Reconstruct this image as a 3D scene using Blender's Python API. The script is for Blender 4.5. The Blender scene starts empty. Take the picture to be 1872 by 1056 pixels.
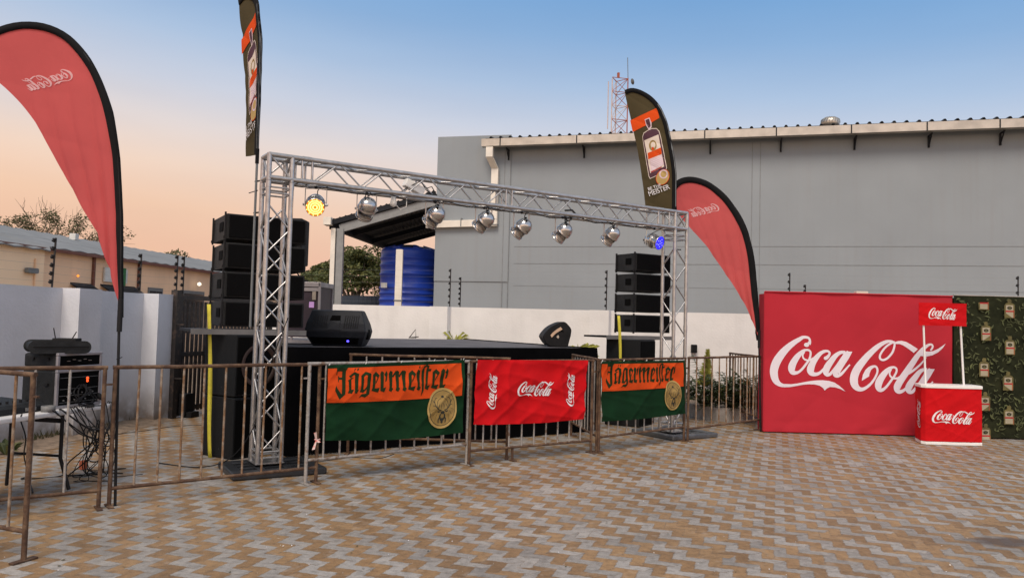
import bpy, bmesh, math, random
from mathutils import Vector, Matrix, noise as mnoise
from mathutils.geometry import tessellate_polygon
R = math.radians
random.seed(7)
scene = bpy.context.scene

# ------------------------------------------------------------------ camera
F = 1400.0                       # focal length in photo pixels (photo 1872 wide)
CAM = Vector((0, 0, 1.6))
PITCH, ROLL = R(2.58), R(1.5)
CF = Vector((0, math.cos(PITCH), math.sin(PITCH)))
_r0 = Vector((1, 0, 0)); _u0 = Vector((0, -math.sin(PITCH), math.cos(PITCH)))
CR = _r0 * math.cos(ROLL) + _u0 * math.sin(ROLL)
CU = _u0 * math.cos(ROLL) - _r0 * math.sin(ROLL)
cd = bpy.data.cameras.new('camera'); cam = bpy.data.objects.new('camera', cd)
scene.collection.objects.link(cam)
m = Matrix.Identity(4)
for i in range(3):
    m[i][0] = CR[i]; m[i][1] = CU[i]; m[i][2] = -CF[i]; m[i][3] = CAM[i]
cam.matrix_world = m
cd.lens = 36 * F / 1872; cd.sensor_width = 36; cd.clip_start = 0.05; cd.clip_end = 2000
scene.camera = cam

# ------------------------------------------------------------------ world, sun, exposure
scene.view_settings.view_transform = 'Standard'
scene.view_settings.look = 'None'
scene.view_settings.exposure = 0.0
scene.view_settings.gamma = 1.0

def srgb(r, g, b):
    f = lambda c: (c / 255 / 12.92) if c <= 10 else ((c / 255 + 0.055) / 1.055) ** 2.4
    return (f(r), f(g), f(b), 1)

world = bpy.data.worlds.new('World'); scene.world = world
world.use_nodes = True
wn = world.node_tree; wn.nodes.clear()
def N(nt, t, **kw):
    n = nt.nodes.new(t)
    for k, v in kw.items(): setattr(n, k, v)
    return n
def mth(nt, op, a, b=None, c=None, clamp=False):
    n = nt.nodes.new('ShaderNodeMath'); n.operation = op; n.use_clamp = clamp
    for i, x in enumerate((a, b, c)):
        if x is None: continue
        if hasattr(x, 'links'): nt.links.new(x, n.inputs[i])
        else: n.inputs[i].default_value = x
    return n.outputs[0]
def mixc(nt, fac, a, b, mode='MIX'):
    n = nt.nodes.new('ShaderNodeMix'); n.data_type = 'RGBA'; n.blend_type = mode
    for s, x in ((n.inputs[0], fac), (n.inputs[6], a), (n.inputs[7], b)):
        if hasattr(x, 'links'): nt.links.new(x, s)
        else: s.default_value = x if not isinstance(x, tuple) or len(x) == 4 else (*x, 1)
    return n.outputs[2]
def ramp(nt, fac, stops, interp='LINEAR'):
    n = nt.nodes.new('ShaderNodeValToRGB'); e = n.color_ramp.elements; n.color_ramp.interpolation = interp
    while len(e) > 1: e.remove(e[-1])
    e[0].position = stops[0][0]; e[0].color = stops[0][1]
    for p, c in stops[1:]:
        k = e.new(p); k.color = c
    nt.links.new(fac, n.inputs[0]); return n.outputs[0]

SUN_EL, SUN_AZ = R(52), R(197)         # azimuth clockwise from +Y: soft light from behind the camera, a little left
tc = N(wn, 'ShaderNodeTexCoord'); sx = N(wn, 'ShaderNodeSeparateXYZ')
wn.links.new(tc.outputs['Generated'], sx.inputs[0])
X, Y, Z = sx.outputs
zz = mth(wn, 'MULTIPLY_ADD', X, 0.07, Z)                     # the dusk band sits lower to the right
rmp = ramp(wn, mth(wn, 'MAXIMUM', zz, 0.0), [
    (0.0, srgb(216, 172, 156)), (0.05, srgb(228, 178, 158)), (0.10, srgb(235, 194, 168)), (0.15, srgb(235, 208, 190)),
    (0.20, srgb(224, 212, 208)), (0.245, srgb(203, 207, 219)), (0.30, srgb(170, 191, 218)), (0.36, srgb(137, 173, 213)),
    (0.42, srgb(112, 160, 209)), (0.55, srgb(176, 190, 212)), (1.0, srgb(208, 206, 206))])
# warm glow to the left of the frame and all round the set sun behind the camera
wl = mth(wn, 'MULTIPLY', mth(wn, 'MULTIPLY', X, -1.5, clamp=True), mth(wn, 'MULTIPLY_ADD', Z, -4.5, 1.0, clamp=True))
col1 = mixc(wn, mth(wn, 'MULTIPLY', wl, 0.75), rmp, srgb(252, 206, 154))
rb = mixc(wn, mth(wn, 'MULTIPLY_ADD', X, 2.5, -1.6, clamp=True), col1, (0.58, 0.70, 0.96, 1)); col1 = rb   # clearer blue sky out to the right
back = mth(wn, 'MULTIPLY_ADD', Y, -1.3, -0.1, clamp=True)
low = mth(wn, 'POWER', mth(wn, 'MULTIPLY_ADD', mth(wn, 'ABSOLUTE', Z), -1.6, 1.0, clamp=True), 2.0)
glow = mth(wn, 'MULTIPLY', back, low)
g = mixc(wn, 1.0, col1, mixc(wn, glow, (0, 0, 0, 1), (1.4, 1.0, 0.68, 1)), 'ADD')
below = mth(wn, 'LESS_THAN', Z, -0.002)
g = mixc(wn, below, g, (0.16, 0.13, 0.11, 1))
sky = N(wn, 'ShaderNodeTexSky', sky_type='NISHITA'); sky.sun_disc = False
sky.sun_elevation = SUN_EL; sky.sun_rotation = SUN_AZ; sky.dust_density = 2.5
hz_n = N(wn, 'ShaderNodeTexNoise'); hz_n.inputs['Scale'].default_value = 2.6; hz_n.inputs['Detail'].default_value = 5      # faint uneven haze
hmap = N(wn, 'ShaderNodeMapping'); hmap.inputs['Scale'].default_value = (1, 1, 5); wn.links.new(tc.outputs['Generated'], hmap.inputs[0]); wn.links.new(hmap.outputs[0], hz_n.inputs['Vector'])
g = mixc(wn, 1.0, g, ramp(wn, hz_n.outputs[0], [(0.3, (0.955, 0.96, 0.97, 1)), (0.7, (1.03, 1.03, 1.02, 1))]), 'MULTIPLY')
g = mixc(wn, 1.0, g, mixc(wn, 0.012, (0, 0, 0, 1), sky.outputs[0]), 'ADD')
bg = N(wn, 'ShaderNodeBackground'); wn.links.new(g, bg.inputs[0]); bg.inputs[1].default_value = 1.0
wo = N(wn, 'ShaderNodeOutputWorld'); wn.links.new(bg.outputs[0], wo.inputs[0])

sd = bpy.data.lights.new('sun', 'SUN'); sun = bpy.data.objects.new('sun', sd); scene.collection.objects.link(sun)
sd.energy = 2.8; sd.angle = R(26); sd.color = (1.0, 0.86, 0.72)
sv = Vector((math.sin(SUN_AZ) * math.cos(SUN_EL), math.cos(SUN_AZ) * math.cos(SUN_EL), math.sin(SUN_EL)))
sun.rotation_euler = sv.to_track_quat('Z', 'Y').to_euler()

# ------------------------------------------------------------------ picture-to-place helpers
def ray(px, py):
    return (CF * F + CR * (px - 936) - CU * (py - 528)).normalized()
def G(px, py, z=0.0):                       # point at height z seen at that pixel
    d = ray(px, py); t = (z - CAM.z) / d.z; return CAM + d * t
def P(px, py, Y):                           # point at depth Y
    d = ray(px, py); return CAM + d * (Y / d.y)
def PL(px, py, p0, n):                      # point on a plane
    d = ray(px, py); return CAM + d * ((p0 - CAM).dot(n) / d.dot(n))
def proj(p):
    q = p - CAM; w = q.dot(CF); return 936 + F * q.dot(CR) / w, 528 - F * q.dot(CU) / w

# ------------------------------------------------------------------ materials
def mat(name, col, rough=0.6, metal=0.0, var=0.12, scale=6.0, bump=0.0, bscale=None, col2=None, thr=0.5, wid=0.15, trans=0.0, spec=None, detail=6.0):
    m = bpy.data.materials.new(name); m.use_nodes = True
    nt = m.node_tree; b = nt.nodes['Principled BSDF']
    c = col if len(col) == 4 else (*col, 1)
    tcn = N(nt, 'ShaderNodeTexCoord'); no = N(nt, 'ShaderNodeTexNoise')
    no.inputs['Scale'].default_value = scale; no.inputs['Detail'].default_value = detail
    nt.links.new(tcn.outputs['Object'], no.inputs['Vector'])
    f = no.outputs[0]
    if col2 is not None:
        c2 = (*col2, 1)
        fac = mth(nt, 'MULTIPLY_ADD', f, 1 / wid, -(thr - wid / 2) / wid, clamp=True)
        out = mixc(nt, fac, c, c2)
        no2 = N(nt, 'ShaderNodeTexNoise'); no2.inputs['Scale'].default_value = scale * 4.3
        nt.links.new(tcn.outputs['Object'], no2.inputs['Vector'])
        out = mixc(nt, 1.0, out, ramp(nt, no2.outputs[0], [(0.3, (1 - var,) * 3 + (1,)), (0.7, (1, 1, 1, 1))]), 'MULTIPLY')
    else:
        lo = tuple(x * (1 - var) for x in c[:3]) + (1,); hi = tuple(min(1, x * (1 + var)) for x in c[:3]) + (1,)
        out = ramp(nt, f, [(0.32, lo), (0.68, hi)])
    nt.links.new(out, b.inputs['Base Color'])
    b.inputs['Roughness'].default_value = rough; b.inputs['Metallic'].default_value = metal
    if spec is not None: b.inputs['Specular IOR Level'].default_value = spec
    if bump:
        nb = N(nt, 'ShaderNodeTexNoise'); nb.inputs['Scale'].default_value = bscale or scale * 5; nb.inputs['Detail'].default_value = 8
        nt.links.new(tcn.outputs['Object'], nb.inputs['Vector'])
        bp = N(nt, 'ShaderNodeBump'); bp.inputs['Strength'].default_value = bump; bp.inputs['Distance'].default_value = 0.02
        nt.links.new(nb.outputs[0], bp.inputs['Height']); nt.links.new(bp.outputs[0], b.inputs['Normal'])
    if trans:
        tr = N(nt, 'ShaderNodeBsdfTranslucent'); nt.links.new(out, tr.inputs[0])
        mx = N(nt, 'ShaderNodeMixShader'); mx.inputs[0].default_value = trans
        o = nt.nodes['Material Output']
        nt.links.new(b.outputs[0], mx.inputs[1]); nt.links.new(tr.outputs[0], mx.inputs[2]); nt.links.new(mx.outputs[0], o.inputs[0])
    return m
def weather(m, h=0.4, top=None, amt=0.6, col=(0.20, 0.155, 0.115, 1), streak=0.25):
    """rain streaks and splash dirt: marks of the wall itself"""
    nt = m.node_tree; b = nt.nodes['Principled BSDF']; old = b.inputs['Base Color'].links[0].from_socket
    tcn = N(nt, 'ShaderNodeTexCoord'); s_ = N(nt, 'ShaderNodeSeparateXYZ'); nt.links.new(tcn.outputs['Object'], s_.inputs[0])
    n1 = N(nt, 'ShaderNodeTexNoise'); n1.inputs['Scale'].default_value = 5; n1.inputs['Detail'].default_value = 7; nt.links.new(tcn.outputs['Object'], n1.inputs['Vector'])
    lowz = mth(nt, 'MULTIPLY_ADD', s_.outputs[2], -1 / h, 1.0, clamp=True)
    f = mth(nt, 'MULTIPLY', mth(nt, 'MULTIPLY', lowz, mth(nt, 'MULTIPLY_ADD', n1.outputs[0], 3.2, -0.9, clamp=True)), amt)
    c = mixc(nt, f, old, col)
    mp = N(nt, 'ShaderNodeMapping'); mp.inputs['Scale'].default_value = (5.5, 5.5, 0.22); nt.links.new(tcn.outputs['Object'], mp.inputs[0])
    n2 = N(nt, 'ShaderNodeTexNoise'); n2.inputs['Scale'].default_value = 1.0; n2.inputs['Detail'].default_value = 6; nt.links.new(mp.outputs[0], n2.inputs['Vector'])
    n3 = N(nt, 'ShaderNodeTexNoise'); n3.inputs['Scale'].default_value = 0.7; n3.inputs['Detail'].default_value = 3; nt.links.new(tcn.outputs['Object'], n3.inputs['Vector'])
    k = mth(nt, 'MULTIPLY', mth(nt, 'MULTIPLY_ADD', n2.outputs[0], 4.5, -2.2, clamp=True), mth(nt, 'MULTIPLY_ADD', n3.outputs[0], 3, -1.0, clamp=True))
    c = mixc(nt, mth(nt, 'MULTIPLY', k, streak), c, (0.22, 0.20, 0.18, 1))
    nt.links.new(c, b.inputs['Base Color']); return m
def emis(name, col, s):
    m = bpy.data.materials.new(name); m.use_nodes = True; b = m.node_tree.nodes['Principled BSDF']
    b.inputs['Base Color'].default_value = (*col, 1); b.inputs['Emission Color'].default_value = (*col, 1)
    b.inputs['Emission Strength'].default_value = s; b.inputs['Roughness'].default_value = 0.3; return m

def paver_mat():
    m = bpy.data.materials.new('pavers'); m.use_nodes = True; nt = m.node_tree; b = nt.nodes['Principled BSDF']
    tcn = N(nt, 'ShaderNodeTexCoord')
    def nz(scale, detail=4, vec=None, rough=0.5):
        n = N(nt, 'ShaderNodeTexNoise'); n.inputs['Scale'].default_value = scale; n.inputs['Detail'].default_value = detail
        n.inputs['Roughness'].default_value = rough
        nt.links.new(vec or tcn.outputs['Object'], n.inputs['Vector']); return n
    d = nz(30, 6, rough=0.68); va = N(nt, 'ShaderNodeVectorMath', operation='MULTIPLY_ADD')
    nt.links.new(d.outputs['Color'], va.inputs[0]); va.inputs[1].default_value = (0.050, 0.050, 0); nt.links.new(tcn.outputs['Object'], va.inputs[2])
    s = N(nt, 'ShaderNodeSeparateXYZ'); nt.links.new(va.outputs[0], s.inputs[0])
    a = R(27); W, L = 0.121, 0.232
    u = mth(nt, 'ADD', mth(nt, 'MULTIPLY', s.outputs[0], math.cos(a)), mth(nt, 'MULTIPLY', s.outputs[1], math.sin(a)))
    v = mth(nt, 'ADD', mth(nt, 'MULTIPLY', s.outputs[0], -math.sin(a)), mth(nt, 'MULTIPLY', s.outputs[1], math.cos(a)))
    pp = mth(nt, 'PINGPONG', v, L / 2)
    u2 = mth(nt, 'MULTIPLY_ADD', pp, 0.98, u)
    uc = mth(nt, 'DIVIDE', u2, W); col = mth(nt, 'FLOOR', uc); fu = mth(nt, 'SUBTRACT', uc, col)
    par = mth(nt, 'FLOORED_MODULO', col, 2.0)
    vp = mth(nt, 'PINGPONG', u2, W / 2)
    v2 = mth(nt, 'MULTIPLY_ADD', col, L * 0.5, mth(nt, 'MULTIPLY_ADD', vp, 0.5, v))
    vc = mth(nt, 'DIVIDE', v2, L); row = mth(nt, 'FLOOR', vc); fv = mth(nt, 'SUBTRACT', vc, row)
    ju = mth(nt, 'MULTIPLY', mth(nt, 'MINIMUM', fu, mth(nt, 'SUBTRACT', 1.0, fu)), W)
    jv = mth(nt, 'MULTIPLY', mth(nt, 'MINIMUM', fv, mth(nt, 'SUBTRACT', 1.0, fv)), L)
    j = mth(nt, 'MINIMUM', ju, jv)
    cb = N(nt, 'ShaderNodeCombineXYZ'); nt.links.new(col, cb.inputs[0]); nt.links.new(row, cb.inputs[1])
    wnn = N(nt, 'ShaderNodeTexWhiteNoise'); wnn.noise_dimensions = '2D'; nt.links.new(cb.outputs[0], wnn.inputs['Vector'])
    rnd = wnn.outputs['Value']
    grey = ramp(nt, rnd, [(0, (0.235, 0.226, 0.215, 1)), (0.5, (0.295, 0.284, 0.270, 1)), (1, (0.365, 0.350, 0.333, 1))])
    tan = ramp(nt, rnd, [(0, (0.205, 0.115, 0.044, 1)), (0.5, (0.27, 0.155, 0.062, 1)), (1, (0.33, 0.20, 0.088, 1))])
    swap = mth(nt, 'GREATER_THAN', wnn.outputs['Color'] if False else rnd, 0.965)          # a few blocks laid in the other colour
    par = mth(nt, 'ABSOLUTE', mth(nt, 'SUBTRACT', par, swap))
    c = mixc(nt, par, grey, tan)
    c = mixc(nt, 0.13, c, (0.275, 0.215, 0.155, 1))
    mot = nz(17, 7, rough=0.7)                                # mottled concrete faces
    c = mixc(nt, 1.0, c, ramp(nt, mot.outputs[0], [(0.34, (0.70, 0.69, 0.67, 1)), (0.52, (1, 1, 1, 1)), (0.68, (1.2, 1.19, 1.16, 1))]), 'MULTIPLY')
    sp = nz(160, 6, rough=0.7)
    c = mixc(nt, 1.0, c, ramp(nt, sp.outputs[0], [(0.3, (0.62,) * 3 + (1,)), (0.62, (1.12,) * 3 + (1,))]), 'MULTIPLY')
    big = nz(1.1, 5)
    c = mixc(nt, 1.0, c, ramp(nt, big.outputs[0], [(0.3, (0.80, 0.79, 0.78, 1)), (0.7, (1.1, 1.1, 1.1, 1))]), 'MULTIPLY')
    dust = nz(5.5, 7, rough=0.65)                            # pale cement haze left on some blocks
    c = mixc(nt, mth(nt, 'MULTIPLY', mth(nt, 'MULTIPLY_ADD', dust.outputs[0], 5, -2.8, clamp=True), 0.55), c, (0.40, 0.36, 0.32, 1))
    jn = nz(7, 4)
    jm = mth(nt, 'MULTIPLY_ADD', mth(nt, 'DIVIDE', j, mth(nt, 'MULTIPLY_ADD', jn.outputs[0], 0.012, -0.001)), -1.0, 1.25, clamp=True)
    c = mixc(nt, mth(nt, 'MULTIPLY', jm, 0.62), c, ramp(nt, mot.outputs[0], [(0.4, (0.085, 0.060, 0.040, 1)), (0.62, (0.23, 0.17, 0.115, 1))]))
    wear = nz(0.45, 3)                                       # trodden, greyer lanes and browner corners
    c = mixc(nt, mth(nt, 'MULTIPLY_ADD', wear.outputs[0], 1.6, -0.62, clamp=True), c, mixc(nt, 0.22, c, (0.27, 0.215, 0.16, 1)))
    oil = nz(1.9, 6, rough=0.6)
    c = mixc(nt, mth(nt, 'MULTIPLY', mth(nt, 'MULTIPLY_ADD', oil.outputs[0], 9, -5.9, clamp=True), 0.45), c, (0.09, 0.07, 0.055, 1))
    # spilled-liquid stain near the right of the yard
    so = N(nt, 'ShaderNodeSeparateXYZ'); nt.links.new(tcn.outputs['Object'], so.inputs[0])
    ctr = G(1850, 990)
    ex = mth(nt, 'POWER', mth(nt, 'DIVIDE', mth(nt, 'SUBTRACT', so.outputs[0], ctr.x), 0.42), 2.0)
    ey = mth(nt, 'POWER', mth(nt, 'DIVIDE', mth(nt, 'SUBTRACT', so.outputs[1], ctr.y), 0.16), 2.0)
    e = mth(nt, 'ADD', mth(nt, 'ADD', ex, ey), mth(nt, 'MULTIPLY', nz(9, 5).outputs[0], 1.2))
    c = mixc(nt, mth(nt, 'MULTIPLY', mth(nt, 'MULTIPLY_ADD', e, -1.4, 2.3, clamp=True), 0.85), c, (0.07, 0.05, 0.04, 1))
    nt.links.new(c, b.inputs['Base Color'])
    rg = mth(nt, 'MULTIPLY_ADD', dust.outputs[0], 0.5, 0.36)
    nt.links.new(rg, b.inputs['Roughness'])
    b.inputs['Specular IOR Level'].default_value = 0.4
    h = mth(nt, 'ADD', mth(nt, 'MULTIPLY', mth(nt, 'MINIMUM', j, 0.008), 60), mth(nt, 'MULTIPLY', sp.outputs[0], 0.25))
    h = mth(nt, 'ADD', h, mth(nt, 'MULTIPLY', mot.outputs[0], 0.5))
    bp = N(nt, 'ShaderNodeBump'); bp.inputs['Strength'].default_value = 0.4; bp.inputs['Distance'].default_value = 0.009
    nt.links.new(h, bp.inputs['Height']); nt.links.new(bp.outputs[0], b.inputs['Normal'])
    return m

M = dict(
    white_wall=mat('white_plaster', (0.74, 0.725, 0.70), 0.8, var=0.06, scale=2.0, bump=0.2, bscale=26),
    grey_wall=mat('grey_wall_paint', (0.250, 0.280, 0.303), 0.7, var=0.05, scale=0.55, bump=0.10, bscale=14),
    white_wall_shaded=mat('shaded_white_plaster', (0.60, 0.62, 0.66), 0.8, var=0.06, scale=2.0, bump=0.22, bscale=26),  # same white plaster, darkened and blued to carry the left wall's shade
    joint=mat('joint_grey', (0.20, 0.215, 0.225), 0.8),  # dark grey of the warehouse joint lines
    peach=mat('peach_plaster', (0.90, 0.68, 0.45), 0.8, var=0.07, scale=0.8),
    peach_shaded=mat('shaded_peach_plaster', (0.86, 0.60, 0.39), 0.8, var=0.08, scale=0.8),  # house plaster with the shade under the eave put into its colour
    roofblue=mat('blue_grey_roof_sheet', (0.17, 0.178, 0.182), 0.7, 0.0, var=0.12, scale=1.2),
    roofdark=mat('dark_roof_sheet', (0.012, 0.014, 0.018), 0.6, 0.0, spec=0.2, var=0.3, scale=3),
    galv=mat('galvanised_steel', (0.50, 0.46, 0.40), 0.36, 0.8, var=0.14, scale=3.2, bump=0.05),
    whitepaint=mat('cream_steel_paint', (0.74, 0.70, 0.62), 0.45, 0.1, var=0.08, scale=3),
    greysteel=mat('grey_painted_steel', (0.16, 0.175, 0.18), 0.5, 0.2, var=0.1),
    palesteel=mat('pale_painted_steel', (0.23, 0.24, 0.24), 0.5, 0.1, var=0.1),
    tank=mat('blue_polyethylene', (0.014, 0.055, 0.42), 0.42, var=0.15, scale=1.5),
    tanklid=mat('tank_lid_plastic', (0.045, 0.05, 0.075), 0.6),
    soil=mat('sandy_soil', (0.23, 0.17, 0.12), 0.95, var=0.35, scale=9, bump=0.6, bscale=40),
    concrete=mat('rough_concrete', (0.30, 0.275, 0.25), 0.9, var=0.25, scale=7, bump=0.5, bscale=30),
    navy=mat('navy_sheet_fence', (0.030, 0.042, 0.062), 0.7, var=0.2, scale=1.5),
    black=mat('black_cabinet_paint', (0.008, 0.008, 0.009), 0.6, spec=0.2, var=0.35, scale=9, bump=0.25, bscale=120),
    blackside=mat('worn_black_cabinet_side', (0.016, 0.017, 0.018), 0.6, spec=0.25, var=0.3, scale=7, bump=0.25, bscale=130, col2=None),
    grille=mat('black_speaker_grille', (0.0035, 0.0035, 0.004), 0.8, spec=0.08, var=0.4, scale=240, bump=0.5, bscale=420),
    scuff=mat('scuffed_sub_side', (0.010, 0.011, 0.012), 0.6, 0, 0.2, 14, 0.2, 90, col2=(0.14, 0.14, 0.14), thr=0.73, wid=0.04, spec=0.25),
    hole=mat('recess_black', (0.002, 0.002, 0.002), 0.9, spec=0.1),
    cloth=mat('black_stage_cloth', (0.0025, 0.0025, 0.003), 1.0, var=0.3, scale=3, spec=0.05),
    deck=mat('grey_stage_carpet', (0.085, 0.080, 0.088), 0.8, 0, 0.3, 1.1, 0.1, 60, col2=(0.115, 0.11, 0.12), thr=0.52, wid=0.1),
    alu=mat('truss_aluminium', (0.44, 0.435, 0.43), 0.34, 0.85, var=0.16, scale=14, bump=0.08, bscale=50),
    chrome=mat('polished_lamp_metal', (0.50, 0.485, 0.47), 0.22, 0.95, var=0.15, scale=10, bump=0.04, bscale=18),
    rust=mat('rusty_barrier_steel', (0.085, 0.042, 0.022), 0.78, 0.05, 0.35, 9, 0.4, 60, col2=(0.19, 0.115, 0.065), thr=0.56, wid=0.22),
    rust2=mat('tan_rusty_bars', (0.21, 0.115, 0.055), 0.75, 0.05, 0.3, 12, 0.4, 60, col2=(0.34, 0.28, 0.22), thr=0.55, wid=0.2),
    palerust=mat('pale_worn_steel', (0.36, 0.335, 0.31), 0.6, 0.2, 0.3, 11, 0.3, 60, col2=(0.19, 0.125, 0.085), thr=0.60, wid=0.1),
    yellow=mat('yellow_webbing', (0.62, 0.55, 0.05), 0.7, var=0.1, scale=20),
    botside=mat('printed_bottle_edge', (0.22, 0.075, 0.025), 0.8, var=0.3),
    redA=mat('bright_red_fabric', (0.56, 0.004, 0.008), 0.85, spec=0.2, var=0.08, scale=2.5, trans=0.12),
    redB=mat('crimson_backdrop_fabric', (0.42, 0.022, 0.036), 0.85, spec=0.2, var=0.07, scale=1.0, bump=0.1, bscale=300),
    redF=mat('washed_red_flag_fabric', (0.74, 0.125, 0.120), 0.85, var=0.06, scale=2.0, trans=0.55),
    pinkprint=mat('print_show_through', (0.88, 0.66, 0.68), 0.8, var=0.03, trans=0.5),
    whiteprint=mat('white_print', (0.70, 0.68, 0.70), 0.7, var=0.03),
    pinkwhite=mat('pale_lilac_print', (0.70, 0.65, 0.71), 0.75, var=0.03),
    sleeve=mat('black_flag_sleeve', (0.008, 0.008, 0.009), 0.9, spec=0.15),
    olive=mat('olive_flag_fabric', (0.085, 0.066, 0.033), 0.85, spec=0.1, var=0.1, scale=2, trans=0.35),
    orange=mat('orange_print', (0.66, 0.075, 0.012), 0.85, spec=0.1, var=0.06, trans=0.1),
    green=mat('dark_green_fabric', (0.005, 0.031, 0.011), 0.85, spec=0.12, var=0.2, scale=2.2, trans=0.05),
    fraktur=mat('green_lettering', (0.016, 0.030, 0.010), 0.85, spec=0.1, var=0.2, scale=9),
    gold=mat('gold_print', (0.27, 0.175, 0.045), 0.6, var=0.25, scale=14),
    goldlt=mat('pale_gold_print', (0.40, 0.27, 0.08), 0.6, var=0.1, scale=9),
    ink=mat('black_ink', (0.02, 0.022, 0.015), 0.8),
    maroon=mat('maroon_print', (0.055, 0.010, 0.025), 0.7, var=0.2),
    cream=mat('cream_label_print', (0.62, 0.53, 0.45), 0.7, var=0.05),
    lilac=mat('lilac_label_print', (0.60, 0.46, 0.50), 0.7, var=0.05),
    camo=mat('dark_green_printed_cloth', (0.014, 0.017, 0.009), 0.9, 0, 0.3, 3.0, spec=0.1, col2=(0.027, 0.031, 0.015), thr=0.5, wid=0.3),
    leafp=mat('printed_leaf_green', (0.085, 0.10, 0.036), 0.8, var=0.4, scale=5),
    leafp2=mat('printed_leaf_olive', (0.055, 0.065, 0.022), 0.8, var=0.4, scale=5),
    bottleg=mat('printed_bottle_olive', (0.10, 0.085, 0.026), 0.8, var=0.35, scale=12),
    labelc=mat('printed_label_cream', (0.32, 0.285, 0.20), 0.8, var=0.1),
    labelr=mat('printed_label_red', (0.32, 0.012, 0.012), 0.8),
    plastic=mat('white_plastic', (0.76, 0.76, 0.74), 0.4, var=0.04),
    tabletop=mat('white_table_plastic', (0.62, 0.61, 0.60), 0.5, var=0.08, scale=6),
    rubber=mat('black_rubber', (0.010, 0.010, 0.011), 0.6, spec=0.25, var=0.2),
    ballast=mat('black_ballast_frame', (0.028, 0.030, 0.034), 0.42, 0.3, 0.2, 8, 0.15, 40),
    ballast2=mat('grey_ballast_frame', (0.13, 0.135, 0.14), 0.4, 0.5, 0.2, 8, 0.15, 40),
    gate=mat('dark_gate_steel', (0.042, 0.036, 0.034), 0.6, 0.3, 0.3, 12, 0.2, 60, col2=(0.10, 0.07, 0.055), thr=0.6, wid=0.12),
    bag=mat('black_padded_bag', (0.012, 0.013, 0.014), 0.65, spec=0.25, var=0.3, scale=12, bump=0.3, bscale=60),
    purple=mat('dark_purple_case', (0.030, 0.018, 0.028), 0.5, var=0.25, scale=6),
    violet=mat('violet_paper', (0.55, 0.32, 0.68), 0.7),
    monitor=mat('dark_blue_black_monitor', (0.011, 0.014, 0.020), 0.55, spec=0.3, var=0.2, scale=9, bump=0.2, bscale=150),
    bronze=mat('tan_handle', (0.55, 0.38, 0.26), 0.6),  # even warm tan of the monitor handle
    bark=mat('bark', (0.11, 0.08, 0.06), 0.9, var=0.3, scale=9),
    leafA=mat('foliage_dark', (0.060, 0.080, 0.024), 0.7, var=0.5, scale=0.9, trans=0.2),
    leafB=mat('foliage_light', (0.135, 0.140, 0.042), 0.7, var=0.45, scale=1.1, trans=0.2),
    leafC=mat('foliage_dry', (0.10, 0.085, 0.040), 0.8, var=0.4, scale=0.9, trans=0.2),
    leafY=mat('foliage_yellow', (0.36, 0.36, 0.07), 0.7, var=0.4, scale=9, trans=0.2),
    frond=mat('frond_green', (0.055, 0.085, 0.026), 0.55, var=0.5, scale=9, trans=0.15),
    frondhi=mat('frond_grey_green', (0.16, 0.19, 0.13), 0.45, var=0.3, scale=12, trans=0.1),
    mastw=mat('mast_white', (0.60, 0.47, 0.42), 0.6), mastr=mat('mast_red', (0.36, 0.09, 0.04), 0.6),
    glass=mat('dark_window_glass', (0.035, 0.032, 0.03), 0.15),
    brown=mat('brown_downpipe', (0.16, 0.06, 0.04), 0.7),
    sign=mat('sign_board_white', (0.62, 0.63, 0.60), 0.6), signg=mat('sign_green', (0.03, 0.16, 0.05), 0.6),
    wood=mat('speaker_cone_brown', (0.040, 0.022, 0.015), 0.6, var=0.3),
    shelf=mat('grey_shelf_edge', (0.15, 0.148, 0.145), 0.6, var=0.15),
    ribbon=mat('red_white_tape', (0.62, 0.45, 0.42), 0.6, 0, 0.1, 26, col2=(0.55, 0.10, 0.08), thr=0.55, wid=0.05),
    purpledust=mat('case_top_metal', (0.34, 0.32, 0.33), 0.45, 0.6, var=0.2),
    pavers=paver_mat(),
    lampy=emis('lamp_yellow', (1.0, 0.74, 0.20), 1.9), lampo=emis('lamp_orange', (0.80, 0.25, 0.01), 0.62),
    lampb=emis('lamp_blue', (0.02, 0.02, 1.0), 1.3), lampbb=emis('lamp_blue_bright', (0.25, 0.25, 1.0), 1.8),
    led_r=emis('red_equipment_light', (1.0, 0.10, 0.02), 1.4), led_b=emis('blue_equipment_light', (0.08, 0.06, 1.0), 4.0),
    bulb=emis('warm_bulb', (1.0, 0.88, 0.70), 1.2), bulbo=emis('orange_bulb', (1.0, 0.30, 0.03), 1.4),
)

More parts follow.
